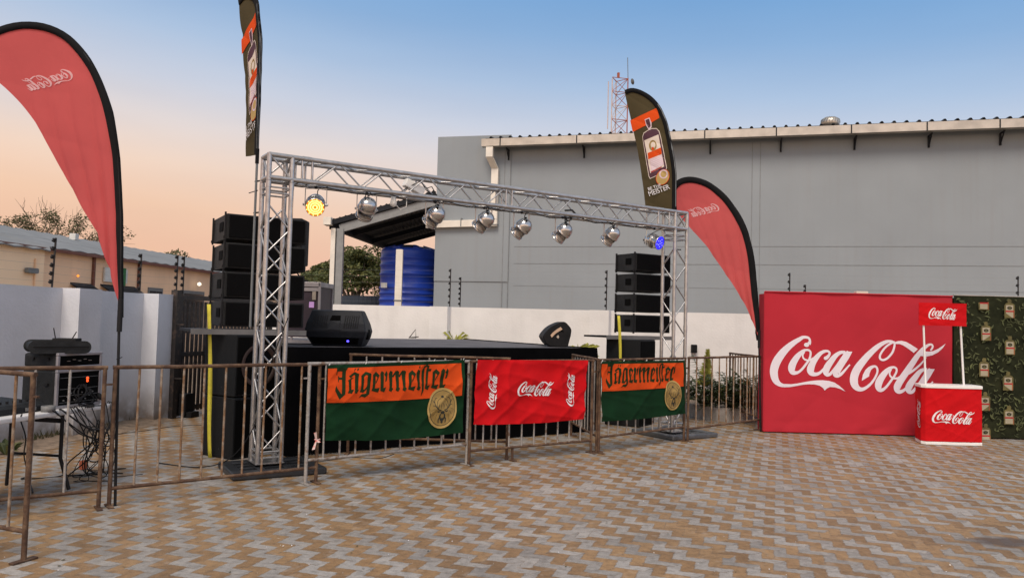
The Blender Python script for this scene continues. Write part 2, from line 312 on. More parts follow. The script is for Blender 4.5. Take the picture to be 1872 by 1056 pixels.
# ------------------------------------------------------------------ mesh helpers
PM = {}                                    # parent -> world matrix for things built in place coordinates
class MB:
    def __init__(s): s.v = []; s.f = []; s.mi = []; s.sm = []; s.mats = []
    def mt(s, m):
        if m not in s.mats: s.mats.append(m)
        return s.mats.index(m)
    def add(s, vs, fs, m=None, smooth=False):
        o = len(s.v); s.v += [Vector(v) for v in vs]; k = s.mt(m) if m else 0
        if m is None and not s.mats: s.mats.append(None)
        for f in fs: s.f.append([i + o for i in f]); s.mi.append(k); s.sm.append(smooth)
        return s
    def box(s, c, d, m=None, rz=0.0, mx=None):
        hx, hy, hz = d[0] / 2, d[1] / 2, d[2] / 2
        T = mx or (Matrix.Translation(Vector(c)) @ Matrix.Rotation(rz, 4, 'Z'))
        vs = [T @ Vector((x, y, z)) for x in (-hx, hx) for y in (-hy, hy) for z in (-hz, hz)]
        return s.add(vs, [(0, 1, 3, 2), (4, 6, 7, 5), (0, 4, 5, 1), (2, 3, 7, 6), (0, 2, 6, 4), (1, 5, 7, 3)], m)
    def rbox(s, c, d, r, m=None, rz=0.0, axis='Y', n=3, T=None):
        """box with rounded corners in the plane across `axis`"""
        a, b, l = {'Y': (d[0], d[2], d[1]), 'X': (d[1], d[2], d[0]), 'Z': (d[0], d[1], d[2])}[axis]
        pts = []
        for cx, cy, st in ((a / 2 - r, b / 2 - r, 0), (-a / 2 + r, b / 2 - r, 90), (-a / 2 + r, -b / 2 + r, 180), (a / 2 - r, -b / 2 + r, 270)):
            for k in range(n + 1):
                t = R(st + 90 * k / n); pts.append((cx + r * math.cos(t), cy + r * math.sin(t)))
        mp = {'Y': lambda p, q: Vector((p[0], q, p[1])), 'X': lambda p, q: Vector((q, p[0], p[1])), 'Z': lambda p, q: Vector((p[0], p[1], q))}[axis]
        T = T or (Matrix.Translation(Vector(c)) @ Matrix.Rotation(rz, 4, 'Z'))
        K = len(pts); vs = [T @ mp(p, -l / 2) for p in pts] + [T @ mp(p, l / 2) for p in pts]
        return s.add(vs, [(i, (i + 1) % K, K + (i + 1) % K, K + i) for i in range(K)] + [tuple(range(K)), tuple(range(2 * K - 1, K - 1, -1))], m)
    def prism(s, pts, axis_vec, m=None):     # pts: 3D polygon, extruded along axis_vec
        K = len(pts); a = Vector(axis_vec); vs = [Vector(p) for p in pts] + [Vector(p) + a for p in pts]
        return s.add(vs, [(i, (i + 1) % K, K + (i + 1) % K, K + i) for i in range(K)] + [tuple(range(K))[::-1], tuple(range(K, 2 * K))], m)
    def tube(s, pts, r, m=None, n=8, cap=True, smooth=True):
        pts = [Vector(p) for p in pts]; K = len(pts)
        rr = r if isinstance(r, (list, tuple)) else [r] * K
        up = None; vs = []
        for i, p in enumerate(pts):
            t = (pts[min(i + 1, K - 1)] - pts[max(i - 1, 0)]).normalized()
            if up is None:
                up = t.orthogonal().normalized()
            else:
                up = (up - t * up.dot(t))
                up = up.normalized() if up.length > 1e-6 else t.orthogonal().normalized()
            w = t.cross(up)
            for k in range(n):
                a = 2 * math.pi * k / n; vs.append(p + (up * math.cos(a) + w * math.sin(a)) * rr[i])
        fs = [(i * n + k, i * n + (k + 1) % n, (i + 1) * n + (k + 1) % n, (i + 1) * n + k) for i in range(K - 1) for k in range(n)]
        s.add(vs, fs, m, smooth)
        if cap:
            s.add(vs[:n], [tuple(range(n))[::-1]], m); s.add(vs[-n:], [tuple(range(n))], m)
        return s
    def lathe(s, prof, T=None, n=24, m=None, smooth=True, axis='Z'):
        T = T or Matrix.Identity(4); vs = []
        for r, h in prof:
            for k in range(n):
                a = 2 * math.pi * k / n; vs.append(T @ Vector((r * math.cos(a), r * math.sin(a), h)))
        fs = [(i * n + k, i * n + (k + 1) % n, (i + 1) * n + (k + 1) % n, (i + 1) * n + k) for i in range(len(prof) - 1) for k in range(n)]
        return s.add(vs, fs, m, smooth)
    def build(s, name, m=None, parent=None, bevel=0, solid=0):
        me = bpy.data.meshes.new(name); vs = s.v
        if parent is not None and parent in PM and PM[parent] is not None:
            inv = PM[parent].inverted(); vs = [inv @ v for v in vs]
        me.from_pydata([tuple(v) for v in vs], [], s.f)
        for k in (s.mats or [None]): me.materials.append(k or m)
        me.polygons.foreach_set('material_index', s.mi); me.polygons.foreach_set('use_smooth', s.sm)
        me.update()
        o = bpy.data.objects.new(name, me); scene.collection.objects.link(o)
        if parent is not None: o.parent = parent; PM[o] = PM.get(parent)
        if bevel:
            md = o.modifiers.new('bevel', 'BEVEL'); md.width = bevel; md.segments = 2; md.limit_method = 'ANGLE'
        if solid:
            md = o.modifiers.new('solid', 'SOLIDIFY'); md.thickness = solid
        return o
def tag(o, label=None, cat=None, group=None, kind=None):
    for k, v in (('label', label), ('category', cat), ('group', group), ('kind', kind)):
        if v: o[k] = v
    return o
def thing(name, label, cat, loc=(0, 0, 0), rz=0.0, group=None, local=False):
    o = bpy.data.objects.new(name, None); scene.collection.objects.link(o); o.empty_display_size = 0.2
    o.location = loc; o.rotation_euler = (0, 0, rz); tag(o, label, cat, group)
    PM[o] = None if local else (Matrix.Translation(Vector(loc)) @ Matrix.Rotation(rz, 4, 'Z'))
    return o
def struct(o): o['kind'] = 'structure'; return o

# ------------------------------------------------------------------ cloth sheets with printed decals
def catmull(pts, n=6):
    out = []; K = len(pts)
    for i in range(K - 1):
        p0, p1, p2, p3 = pts[max(i - 1, 0)], pts[i], pts[i + 1], pts[min(i + 2, K - 1)]
        for k in range(n):
            t = k / n
            out.append(tuple(0.5 * ((2 * b) + (-a + c) * t + (2 * a - 5 * b + 4 * c - d) * t * t + (-a + 3 * b - 3 * c + d) * t ** 3) for a, b, c, d in zip(p0, p1, p2, p3)))
    out.append(pts[-1]); return out
def folds(u, v, seed, dirs=((1.0, .55), (-.7, 1.0), (.25, 1.0)), f=2.2):
    w = 0.0
    for i, (a, c) in enumerate(dirs):        # long soft creases: sharp ridges of stretched noise
        p = u * a + v * c; q = -u * c + v * a
        n = mnoise.noise(Vector((p * f * (1 + .6 * i) + seed * 3.1 + i * 9, q * f * .32 + i * 5.3, seed)))
        w += (1 - min(1, abs(n) * 2.4)) ** 2 / (1 + .5 * i)
    return w
class Sheet:
    """fn(x, y) -> place point, nrm: direction towards the printed side"""
    def __init__(s, fn, nrm, base=0.0025): s.fn = fn; s.n = Vector(nrm).normalized(); s.mb = MB(); s.k = 0; s.lay = 0; s.base = base
    def grid(s, a0, a1, b0, b1, na, nb, m, shape=None):
        vs = [];
        for j in range(nb + 1):
            for i in range(na + 1):
                x = a0 + (a1 - a0) * i / na; y = b0 + (b1 - b0) * j / nb
                if shape: x, y = shape(i / na, j / nb)
                vs.append(s.fn(x, y))
        fs = [(j * (na + 1) + i, j * (na + 1) + i + 1, (j + 1) * (na + 1) + i + 1, (j + 1) * (na + 1) + i) for j in range(nb) for i in range(na)]
        s.mb.add(vs, fs, m, True); return s
    def off(s): s.k += 1; return s.n * (s.base + 0.0011 * s.lay + 0.00006 * s.k)
    def poly(s, pts, m, L=0.06):
        L = min(L, 0.028)
        o = s.off(); tris = tessellate_polygon([[Vector((p[0], p[1], 0)) for p in pts]])
        st = [[pts[i] for i in t] for t in tris]; out = []
        while st:
            t = st.pop(); e = [math.dist(t[i], t[(i + 1) % 3]) for i in range(3)]; k = e.index(max(e))
            if e[k] > L and len(out) + len(st) < 6000:
                a, b, c = t[k], t[(k + 1) % 3], t[(k + 2) % 3]; mid = ((a[0] + b[0]) / 2, (a[1] + b[1]) / 2)
                st += [[a, mid, c], [mid, b, c]]
            else: out.append(t)
        vs = []; fs = []
        for t in out:
            fs.append((len(vs), len(vs) + 1, len(vs) + 2)); vs += [s.fn(*p) + o for p in t]
        s.mb.add(vs, fs, m, True)
    def ribbon(s, pts, m, tf=lambda x, y: (x, y), n=6, smooth=True):
        o = s.off(); q = catmull(pts, n) if smooth else pts; vs = []; K = len(q)
        for i, (x, y, w) in enumerate(q):
            a = q[max(i - 1, 0)]; b = q[min(i + 1, K - 1)]; dx, dy = b[0] - a[0], b[1] - a[1]; l = math.hypot(dx, dy) or 1
            nx, ny = -dy / l * w / 2, dx / l * w / 2
            vs += [s.fn(*tf(x + nx, y + ny)) + o, s.fn(*tf(x - nx, y - ny)) + o]
        s.mb.add(vs, [(2 * i, 2 * i + 1, 2 * i + 3, 2 * i + 2) for i in range(K - 1)], m, True)
    def disc(s, cx, cy, rx, ry, m, tf=lambda x, y: (x, y), L=0.06, n=28, r0=0.0, rot=0.0):
        c, sn = math.cos(rot), math.sin(rot)
        pt = lambda k, f: tf(cx + rx * f * math.cos(2 * math.pi * k / n) * c - ry * f * math.sin(2 * math.pi * k / n) * sn,
                             cy + rx * f * math.cos(2 * math.pi * k / n) * sn + ry * f * math.sin(2 * math.pi * k / n) * c)
        if r0 == 0: s.poly([pt(k, 1) for k in range(n)], m, L)
        else:
            o = s.off(); vs = [s.fn(*pt(k, 1)) + o for k in range(n)] + [s.fn(*pt(k, r0)) + o for k in range(n)]
            s.mb.add(vs, [(k, (k + 1) % n, n + (k + 1) % n, n + k) for k in range(n)], m, True)

# script lettering, traced in its own units: x 70..2870, y 100..985 (y down)
SCRIPT_R = [
    [(690,235,66),(706,200,44),(703,160,34),(670,130,40),(600,128,48),(545,160,64),(450,222,82),(345,312,104),(252,420,124),(180,540,134),(143,660,132),(147,760,124),(178,842,104),(235,895,72),(300,916,54)],
    [(700,335,34),(655,330,34),(600,352,52),(522,430,85),(456,530,105),(424,620,114),(434,684,92),(470,705,66),(530,692,42),(590,640,38),(650,560,36),(702,478,34),(722,400,32),(715,352,32),(680,330,32)],
    [(625,362,24),(597,410,26),(606,460,26),(645,490,28),(705,494,30),(770,462,40)],
    [(985,440,58),(1016,400,40),(1022,360,34),(990,337,36),(930,348,50),(870,388,64),(805,465,84),(750,555,102),(724,640,116),(738,694,96),(780,716,66),(840,708,52),(890,675,42),(950,610,38),(1010,540,40)],
    [(1275,348,46),(1215,350,52),(1165,372,60),(1105,425,78),(1040,515,96),(988,600,106),(970,668,102),(992,712,72),(1035,706,48),(1085,650,42),(1150,560,40),(1220,450,40),(1275,365,36)],
    [(1338,340,84),(1290,425,92),(1235,510,96),(1180,600,100),(1140,670,104),(1128,708,92),(1160,726,62),(1210,700,48),(1268,640,36),(1325,572,26),(1352,544,24)],
    [(2060,166,36),(1990,148,42),(1910,164,56),(1800,232,76),(1680,345,94),(1565,478,112),(1470,610,126),(1422,730,130),(1420,830,126),(1452,895,104),(1510,932,72),(1580,922,52),(1665,862,42),(1738,775,36),(1784,680,32),(1793,610,32),(1770,566,34),(1728,562,42),(1672,596,62),(1630,650,84)],
    [(2020,168,30),(2056,175,30),(2054,235,32),(2022,330,34),(1950,418,34),(1882,452,34),(1836,434,34),(1830,380,32),(1872,300,32),(1940,222,32),(2020,168,32)],
    [(2075,568,36),(2040,562,36),(1985,588,60),(1915,655,88),(1850,750,106),(1812,840,112),(1816,905,94),(1850,934,68),(1895,918,46),(1950,862,38),(2012,775,36),(2062,700,34),(2094,630,32),(2092,585,32),(2060,562,34)],
    [(2010,600,26),(1986,650,26),(1994,700,28),(2040,738,30),(2110,738,34),(2150,715,36)],
    [(2632,272,22),(2656,245,28),(2668,208,30),(2650,178,30),(2600,188,42),(2520,250,62),(2425,368,82),(2335,505,94),(2240,650,102),(2155,780,110),(2110,870,112),(2112,928,92),(2150,952,64),(2210,928,46),(2275,866,38)],
    [(2565,385,16),(2480,495,28),(2375,592,36),(2290,650,40),(2225,690,34)],
    [(2580,580,44),(2520,586,52),(2460,625,70),(2390,715,92),(2318,818,106),(2288,890,108),(2300,938,84),(2345,948,56),(2395,895,44),(2455,810,40),(2530,690,40),(2575,600,36)],
    [(2645,578,84),(2600,655,94),(2545,740,98),(2490,830,102),(2452,900,104),(2445,940,86),(2480,962,58),(2530,938,46),(2590,872,34),(2650,800,26),(2674,772,22)]]
SCRIPT_P = [
    [(285,889),(420,889),(520,873),(620,849),(720,828),(820,813),(920,808),(1020,815),(1110,840),(1190,890),(1285,976),(1200,938),(1120,915),(1040,913),(990,935),(955,973),(925,930),(870,896),(790,880),(700,879),(600,892),(500,915),(400,936),(300,943)],
    [(1292,334),(1388,334),(1345,415),(1245,395),(1262,350)],
    [(2040,168),(2110,140),(2170,134),(2240,148),(2320,190),(2430,258),(2365,322),(2280,260),(2200,210),(2140,186),(2060,186)],
    [(2472,360),(2510,312),(2550,291),(2610,293),(2680,281),(2750,246),(2820,196),(2872,156),(2822,236),(2750,302),(2660,350),(2570,373),(2475,367)],
    [(2592,570),(2700,570),(2655,650),(2555,630)],
    [(1640,590),(1590,640),(1560,700),(1542,796),(1662,722),(1666,680),(1690,620)]]
def script(sh, x0, y0, w, m, mirror=False, dot=False, h=None, rot=0.0, n=5):
    """draw the script so that it spans x0..x0+w with its top at y0 (y up)"""
    sc = w / 2800.0; sy = (h / 885.0) if h else sc; c, s_ = math.cos(rot), math.sin(rot)
    def tf(x, y):
        a = (x - 70) * sc; b = -(y - 100) * sy
        if mirror: a = w - a
        return (x0 + a * c - b * s_, y0 + a * s_ + b * c)
    for r in SCRIPT_R: sh.ribbon(r, m, tf, n)
    sh.disc(655, 248, 42, 34, m, tf, L=w / 20, n=14); sh.disc(966, 452, 34, 30, m, tf, L=w / 20, n=12)
    for p in SCRIPT_P: sh.poly([tf(*q) for q in p], m, L=w / 24)
    if dot: sh.disc(1440, 440, 34, 30, m, tf, L=1, n=10)

# black-letter word, traced: x 140..3365, x-height 265..765 (y down)
def _min(x): return [(x - 30, 340), (x + 15, 262), (x + 80, 295), (x + 58, 668), (x + 92, 690), (x + 45, 768), (x - 28, 735), (x - 10, 660)]
def _e(x): return [[(x, 340), (x + 110, 268), (x + 108, 350), (x + 78, 400), (x + 72, 670), (x + 200, 650), (x + 160, 768), (x - 18, 722), (x + 5, 640)],
                   [(x + 105, 268), (x + 215, 360), (x + 85, 562), (x + 85, 515), (x + 148, 412), (x + 95, 372)]]
def _rr(x): return [[(x + 5, 325), (x + 50, 262), (x + 112, 300), (x + 88, 668), (x + 170, 650), (x + 118, 768), (x - 5, 730)], [(x + 120, 350), (x + 190, 262), (x + 222, 330), (x + 188, 500), (x + 142, 522), (x + 158, 400)]]
FRAK = [[(190,150),(490,150),(430,236),(200,236)],[(184,150),(212,150),(203,322),(184,322)],[(338,228),(436,228),(416,790),(322,782)],[(240,376),(342,386),(338,432),(240,434)],
        [(233,348),(257,348),(243,492),(224,492)],[(173,575),(198,640),(305,772),(415,790),(262,910),(138,690),(150,620)],
        [(512,360),(650,258),(768,310),(745,385),(640,330),(562,405)],[(488,460),(580,398),(645,392),(578,440),(574,680),(642,680),(580,778),(480,758),(512,690),(508,490)],
        [(668,300),(762,310),(738,680),(768,690),(715,778),(648,758),(662,690)],[(668,178),(692,178),(652,242),(634,242)],[(735,178),(774,178),(738,238),(714,230)],
        [(820,345),(940,258),(1088,310),(1062,384),(940,338),(888,384),(880,680),(932,690),(880,762),(792,738),(815,680)],[(986,330),(1086,310),(1052,790),(938,878),(858,850),(778,888),(848,790),(960,780),(976,600)],[(976,600),(976,664),(884,765),(866,740)]]
FRAK += _e(1130) + _rr(1360) + [_min(1640), [(1705,400),(1812,262),(1840,300),(1735,430)], _min(1825), [(1890,400),(1997,262),(2025,300),(1920,430)], _min(2010)] + _e(2160) \
    + [_min(2425), [(2470,190),(2495,160),(2500,215),(2462,240)], [(2555,300),(2620,190),(2700,150),(2790,190),(2740,235),(2690,205),(2640,235),(2625,760),(2545,905),(2560,700)],
       [(2700,260),(2740,190),(2775,200),(2765,262),(2860,262),(2820,320),(2762,320),(2742,668),(2825,650),(2775,768),(2665,735),(2682,640),(2692,320)]] + _e(2890) + _rr(3130)

weather(M['white_wall'], 0.55, amt=0.95, streak=0.15)
weather(M['white_wall_shaded'], 0.55, amt=1.0, streak=0.08)
weather(M['grey_wall'], 0.5, amt=0.3, streak=0.22)
weather(M['peach_shaded'], 0.5, amt=0.3, streak=0.15)

# ================================================================== SETTING
b = MB(); b.add([(-400, -300, -.012), (400, -300, -.012), (400, 900, -.012), (-400, 900, -.012)], [(0, 1, 2, 3)]); struct(b.build('ground', M['soil']))
WA = G(0, 817); WB = G(262, 767)                              # foot of the left wall
wd = (WB - WA).normalized(); wn_ = Vector((wd.y, -wd.x, 0))    # wn_ points into the yard
BWA = P(585, 700, 17.2); BWB = P(1250, 700, 15.9)             # foot line of the back wall
BWA.z = BWB.z = 0; bd = (BWB - BWA).normalized(); bn = Vector((bd.y, -bd.x, 0))
if bn.y > 0: bn = -bn
b = MB(); pts = [WA - wd * 16, Vector((18, -8, 0)), BWA + bd * 22, BWA - bd * 1.2, WB + wd * 1.2]
b.add([(p.x, p.y, 0) for p in pts], [tuple(range(len(pts)))]); struct(b.build('paving', M['pavers']))

def vline(px, a, n): return PL(px, 560, a, n) * 1.0
def on(px, a, n, z=0.0): p = PL(px, 560, a, n); p.z = z; return p

# left boundary wall with piers
H1 = 1.905
t = thing('boundary_wall', 'white plastered yard wall on the left, behind the equipment table, with two projecting piers', 'wall', tuple(WA))
e2 = on(262, WA, wn_)
b = MB(); s0 = WA - wd * 7; T = (e2 + wd * 0.4)
b.prism([s0, T, T - wn_ * .22, s0 - wn_ * .22], (0, 0, H1)); b.build('wall', M['white_wall_shaded'], t)
for px in (113, 262):
    p = on(px, WA, wn_); b = MB()
    b.prism([p - wn_ * .1, p + wn_ * .25, p + wn_ * .25 + wd * .42, p - wn_ * .1 + wd * .42], (0, 0, H1 + .003)); b.build('pier', M['white_wall_shaded'], t)
gp = e2 + wn_ * .25 + wd * .42
# back boundary wall
H2 = 1.925
t = thing('boundary_wall', 'white plastered wall behind the stage, in front of the grey warehouse', 'wall', tuple(BWA))
b = MB(); s0 = BWA - bd * 1.6; T = BWA + bd * 15.5
b.prism([s0, T, T - bn * .22, s0 - bn * .22], (0, 0, H2)); b.build('wall', M['white_wall'], t)
for px in (789, 1079, 1560):
    p = on(px, BWA, bn); b = MB()
    b.prism([p - bn * .1, p + bn * .16, p + bn * .16 + bd * .40, p - bn * .1 + bd * .47], (0, 0, H2 + .003)); b.build('pier', M['white_wall'], t)
wl_ = on(1265, BWA, bn, 1.18); b = MB(); b.rbox(wl_ + bn * .05 + bd * .05, (.11, .1, .17), .015, M['black']); o = b.build('wall_light', None, None)
tag(o, 'small black wall light fixed to the white wall behind the shrubs', 'lamp')
# soil verges
def verge(a, d, n, L, w, name, z=.012):
    b = MB(); K = int(L / .12); vs = []; rnd = random.Random(3)
    for i in range(K + 1):
        q = a + d * (L * i / K); ww = w * (1 + .35 * mnoise.noise(q * 1.7)) + rnd.uniform(-.015, .015)
        vs += [(q.x, q.y, .05 + rnd.uniform(-.01, .01)), (q.x + n.x * ww * .6, q.y + n.y * ww * .6, z + .015 + rnd.uniform(-.006, .006)), (q.x + n.x * ww, q.y + n.y * ww, .003)]
    b.add(vs, [(3 * i + k, 3 * i + k + 1, 3 * i + k + 4, 3 * i + k + 3) for i in range(K) for k in (0, 1)], M['soil'], True)
    return struct(b.build(name))
verge(WA - wd * 5, wd, wn_, (e2 - WA).length + 5.3, .52, 'soil_verge')
verge(BWA - bd * 1.2, bd, bn, 8.0, .3, 'soil_verge')

def leafblob(b, c, rad, n, size, mats, seed=1, flat=.0, shell=.55):
    r = random.Random(seed)
    for i in range(n):
        while True:
            p = Vector((r.uniform(-1, 1), r.uniform(-1, 1), r.uniform(-1, 1)))
            if p.length < 1 and (p.length > shell * r.random()): break
        q = Vector((p.x * rad[0], p.y * rad[1], p.z * rad[2])) + Vector(c)
        a = Vector((r.gauss(0, 1), r.gauss(0, 1), r.gauss(0, 1) * .6)).normalized(); w = a.orthogonal().normalized()
        w = Matrix.Rotation(r.uniform(0, 6.28), 3, a) @ w; s = size * r.uniform(.55, 1.25)
        b.add([q - a * s, q + w * s * .42, q + a * s, q - w * s * .42], [(0, 1, 2, 3)], mats[0] if r.random() < .6 else mats[1])

# gate between the left wall and the back wall
g1 = Vector(P(383, 700, 12.9)); g1.z = 0; gd = (g1 - gp); gd.z = 0; gd.normalize(); gL = 2.9
t = thing('yard_gate', 'dark steel yard gate of upright slats behind the left speakers', 'gate', tuple(gp), math.atan2(gd.y, gd.x), local=True)
b = MB(); H = 1.88
for x in (.14, gL): b.box((x, 0, H / 2 + .02), (.07, .06, H))
for z in (.12, H * .52, H): b.box(((gL + .14) / 2, 0, z), (gL - .2, .05, .07))
b.build('gate_frame', M['gate'], t)
b = MB()
for i in range(24): b.box((.24 + i * .112, -.004, H / 2), (.062, .022, H - .12))
b.build('slats', M['gate'], t)
b = MB(); b.box((.0, -.02, H / 2 + .05), (.11, .11, H + .1)); b.box((-.03, -.1, 1.45), (.03, .2, .02)); b.box((-.03, -.1, .62), (.03, .2, .02)); b.build('gate_post', M['gate'], t)
b = MB(); b.rbox((.22, -.12, .2), (.22, .12, .34), .03); b.build('motor_box', M['rubber'], t)
b = MB(); b.box((.24, -.2, .045), (.20, .14, .09)); b.build('ground_stop', M['rubber'], t)

# electric fence posts and wires
def epost(p, h, label, n=6, lean=(0, 0), grp='electric fence posts'):
    t = thing('electric_fence_post', label, 'fence post', tuple(p), 0, grp, local=True)
    top = Vector((lean[0], lean[1], h))
    b = MB(); b.tube([(0, 0, -.04), top], .013, n=6); b.build('upright', M['gate'], t)
    for k in range(n):
        f = (k + .7) / n; c = top * f; b = MB()
        b.lathe([(0, -.028), (.022, -.022), (.030, -.004), (.016, .004), (.030, .012), (.020, .026), (0, .028)], Matrix.Translation(c + Vector((-.018, -.005, 0))) @ Matrix.Rotation(R(20), 4, 'Y'), 8)
        b.build('insulator', M['rubber'], t)
    return [Vector(p) + top * ((k + .7) / n) + Vector((-.02, -.03, 0)) for k in range(n)]
def wires(rows, name, label):
    b = MB()
    for a, c in rows:
        for p, q in zip(a, c):
            mid = (p + q) / 2 - Vector((0, 0, .01)); b.tube([p, mid, q], .0012, n=4)
    tag(b.build(name, M['palesteel']), label, 'fence wire')
lp0 = epost(on(103, WA, wn_, H1) - wn_ * .08, .64, 'black electric fence post on the left wall, nearest the left red flag', lean=(.02, 0))
lp1 = epost(on(263, WA, wn_, H1) - wn_ * .08, .60, 'black electric fence post on the second pier of the left wall')
lp2 = epost(Vector((*P(322, 540, 12.35).xy, 1.90)), .66, 'left one of two black electric fence posts by the gate hinge')
lp3 = epost(Vector((*P(334, 540, 12.45).xy, 1.90)), .65, 'right one of two black electric fence posts by the gate hinge')
wires([([p - wd * 6 for p in lp0], lp0), (lp0, lp1), (lp1, lp2)], 'electric_fence_wires', 'thin fence wires strung along the left wall')
rp = []
for px, h, lab in ((820, .84, 'tall black electric fence post by the blue tank'), (839, .66, 'short black electric fence post just right of a tall one'),
                   (1108, .86, 'black electric fence post left of the right speaker stack'),
                   (1445, .86, 'tall black electric fence post above the crimson backdrop'), (1474, .62, 'short black electric fence post above the crimson backdrop'),
                   (1866, .86, 'black electric fence post above the green backdrop')):
    rp.append(epost(on(px, BWA, bn, H2) - bn * .1, h, lab))
wires([([p - bd * 3.9 + Vector((0, 0, 0)) for p in rp[0]], rp[0]), (rp[0], rp[2]), (rp[2], rp[3]), (rp[3], rp[5])], 'electric_fence_wires', 'thin fence wires strung along the back wall before the warehouse')

# ---- warehouse
c0 = P(885, 250, 25.5); c1 = P(1872, 212, 21.4); c0.z = c1.z = 0
fd = (c1 - c0).normalized(); fn = Vector((fd.y, -fd.x, 0))      # fn points to the camera
GZ = PL(1300, 238, c0, fn).z                                  # top of the gutter
ang = math.atan2(fd.y, fd.x)
wp = c0 - fn * .55                                            # a point of the wall plane
wc = PL(797, 400, wp, fn); wc.z = 0
t = thing('warehouse', 'large grey warehouse with a steel gutter behind the white wall', 'warehouse', tuple(wc), ang, local=True)
Ti = (Matrix.Translation(wc) @ Matrix.Rotation(ang, 4, 'Z')).inverted()
lx = lambda px, py=400: (Ti @ PL(px, py, wp, fn))              # local coordinates of a point of the wall
LEN = 34; gx0 = lx(885).x
HW = GZ - .05
b = MB(); b.box((LEN / 2, 9, HW / 2), (LEN, 18, HW)); b.build('wall', M['grey_wall'], t)
b = MB(); ptop = lx(800, 251).z
b.prism([(0.002, -.03, 3), (gx0 + .9, -.03, 3), (gx0 + .9, -.03, ptop - .02), (0.002, -.03, ptop)], (0, .03, 0)); b.build('gable_parapet', M['grey_wall'], t)
b = MB()
for px in (1374, 1389, 2050, 2066):
    b.box((lx(px).x, -.002, HW / 2 - .1), (.022, .012, HW - .3))
for px in (921, 931.5):
    b.box((lx(px).x, -.031, HW / 2 - .1), (.022, .012, HW - .3))
z1 = lx(1250, 450.5).z; z2 = lx(1250, 483).z
for z in (z1, z2): b.box(((lx(931).x + LEN) / 2 + .1, -.002, z), (LEN - lx(931).x - .2, .010, .018))
b.box(((lx(931).x + LEN) / 2 + .1, -.0015, z2 - .75), (LEN - lx(931).x - .2, .008, .012))
b.build('control_joints', M['joint'], t)
b = MB(); sp = .335; n = int((LEN - gx0) / sp); prof = []     # sheeting roof
for i in range(n):
    x = gx0 + .12 + i * sp; prof += [(x, 0), (x + .13, 0), (x + .165, .062), (x + .215, .062), (x + .25, 0)]
vs = []
for x, z in prof:
    vs += [(x, -.50, GZ + .025 + z), (x, 18, GZ + .95 + z), (x, -.50, GZ + .010 + z - .02)]
b.add(vs, [(3 * i, 3 * i + 3, 3 * i + 4, 3 * i + 1) for i in range(len(prof) - 1)] + [(3 * i, 3 * i + 2, 3 * i + 5, 3 * i + 3) for i in range(len(prof) - 1)], M['roofdark'])
b.build('roof', None, t)
b = MB(); b.box(((gx0 + LEN) / 2, -.25, GZ - .07), (LEN - gx0 - .2, .5, .03)); b.build('soffit', M['greysteel'], t)
gt = MB(); L2 = LEN - gx0
gt.prism([(gx0, -.55, GZ), (gx0, -.55, GZ - .25), (gx0, -.38, GZ - .27), (gx0, -.38, GZ - .02), (gx0, -.395, GZ - .02), (gx0, -.395, GZ - .25), (gx0, -.535, GZ - .235), (gx0, -.535, GZ)], (L2, 0, 0)); 
gt.box((gx0 + .006, -.465, GZ - .125), (.012, .165, .24)); gut = gt.build('gutter', M['galv'], t)
b = MB()
for px in (923, 1060, 1170, 1289, 1417, 1551, 1686, 1816, 1950):
    x = lx(px, 240).x; b = MB(); b.box((x, -.556, GZ - .125), (.035, .008, .26)); b.build('gutter_strap', M['roofdark'], t)
    x += .17; b = MB(); b.box((x, -.03, GZ - .47), (.05, .06, .34)); b.box((x, -.2, GZ - .30), (.04, .36, .04)); b.tube([(x, -.04, GZ - .6), (x, -.34, GZ - .31)], .02, n=6); b.build('gutter_bracket', M['roofdark'], t)
# downpipe: box outlet, slanting elbow, upright, long run to the left
b = MB(); w = .24; xo = gx0 + .28; xd = lx(907, 330).x; zt = GZ - .27
b.box((xo, -.46, zt - .17), (w, .16, .34))
z0 = zt - .34; z1_ = z0 - .34
def quadtube(b, pts, w, d):                                   # pts = centre line; section w (x) by d (y)
    vs = []
    for p in pts: vs += [(p[0] - w / 2, p[1] - d / 2, p[2]), (p[0] + w / 2, p[1] - d / 2, p[2]), (p[0] + w / 2, p[1] + d / 2, p[2]), (p[0] - w / 2, p[1] + d / 2, p[2])]
    b.add(vs, [(4 * i + k, 4 * i + (k + 1) % 4, 4 * i + 4 + (k + 1) % 4, 4 * i + 4 + k) for i in range(len(pts) - 1) for k in range(4)])
quadtube(b, [(xo, -.46, z0), (xd, -.13, z1_)], w, .16)
zb = lx(907, 402).z; b.box((xd, -.13, (z1_ + zb) / 2), (w, .16, z1_ - zb))
xa = lx(782, 412).x; za = lx(784, 411).z
b.prism([(xa, -.05, za + .11), (xa, -.05, za - .13), (xd + .12, -.05, zb - .23), (xd + .12, -.05, zb + .0)], (0, -.15, 0))
b.build('downpipe', M['whitepaint'], t, bevel=.008)
b = MB()
for z in (z1_ - .7, z1_ - 1.9): b.box((xd, -.13, z), (w + .03, .18, .03))
b.box((lx(846, 405).x, -.12, (za + zb) / 2 - .02), (.03, .18, .28)); b.build('pipe_clips', M['greysteel'], t)
tv = Ti @ PL(1518, 234, wp - fn * 3.5, fn)
o = thing('roof_ventilator', 'silver turbine ventilator standing on the warehouse roof', 'ventilator', tuple(Ti.inverted() @ tv), 0, local=True); o.scale = (.85,) * 3
b = MB(); b.tube([(0, 0, -.35), (0, 0, .06)], .26, n=16); b.build('neck', M['galv'], o)
b = MB(); b.lathe([(.27, .0), (.34, .08), (.36, .16), (.37, .25), (.34, .34), (.22, .42), (0, .44)], n=20); b.build('turbine', M['galv'], o)
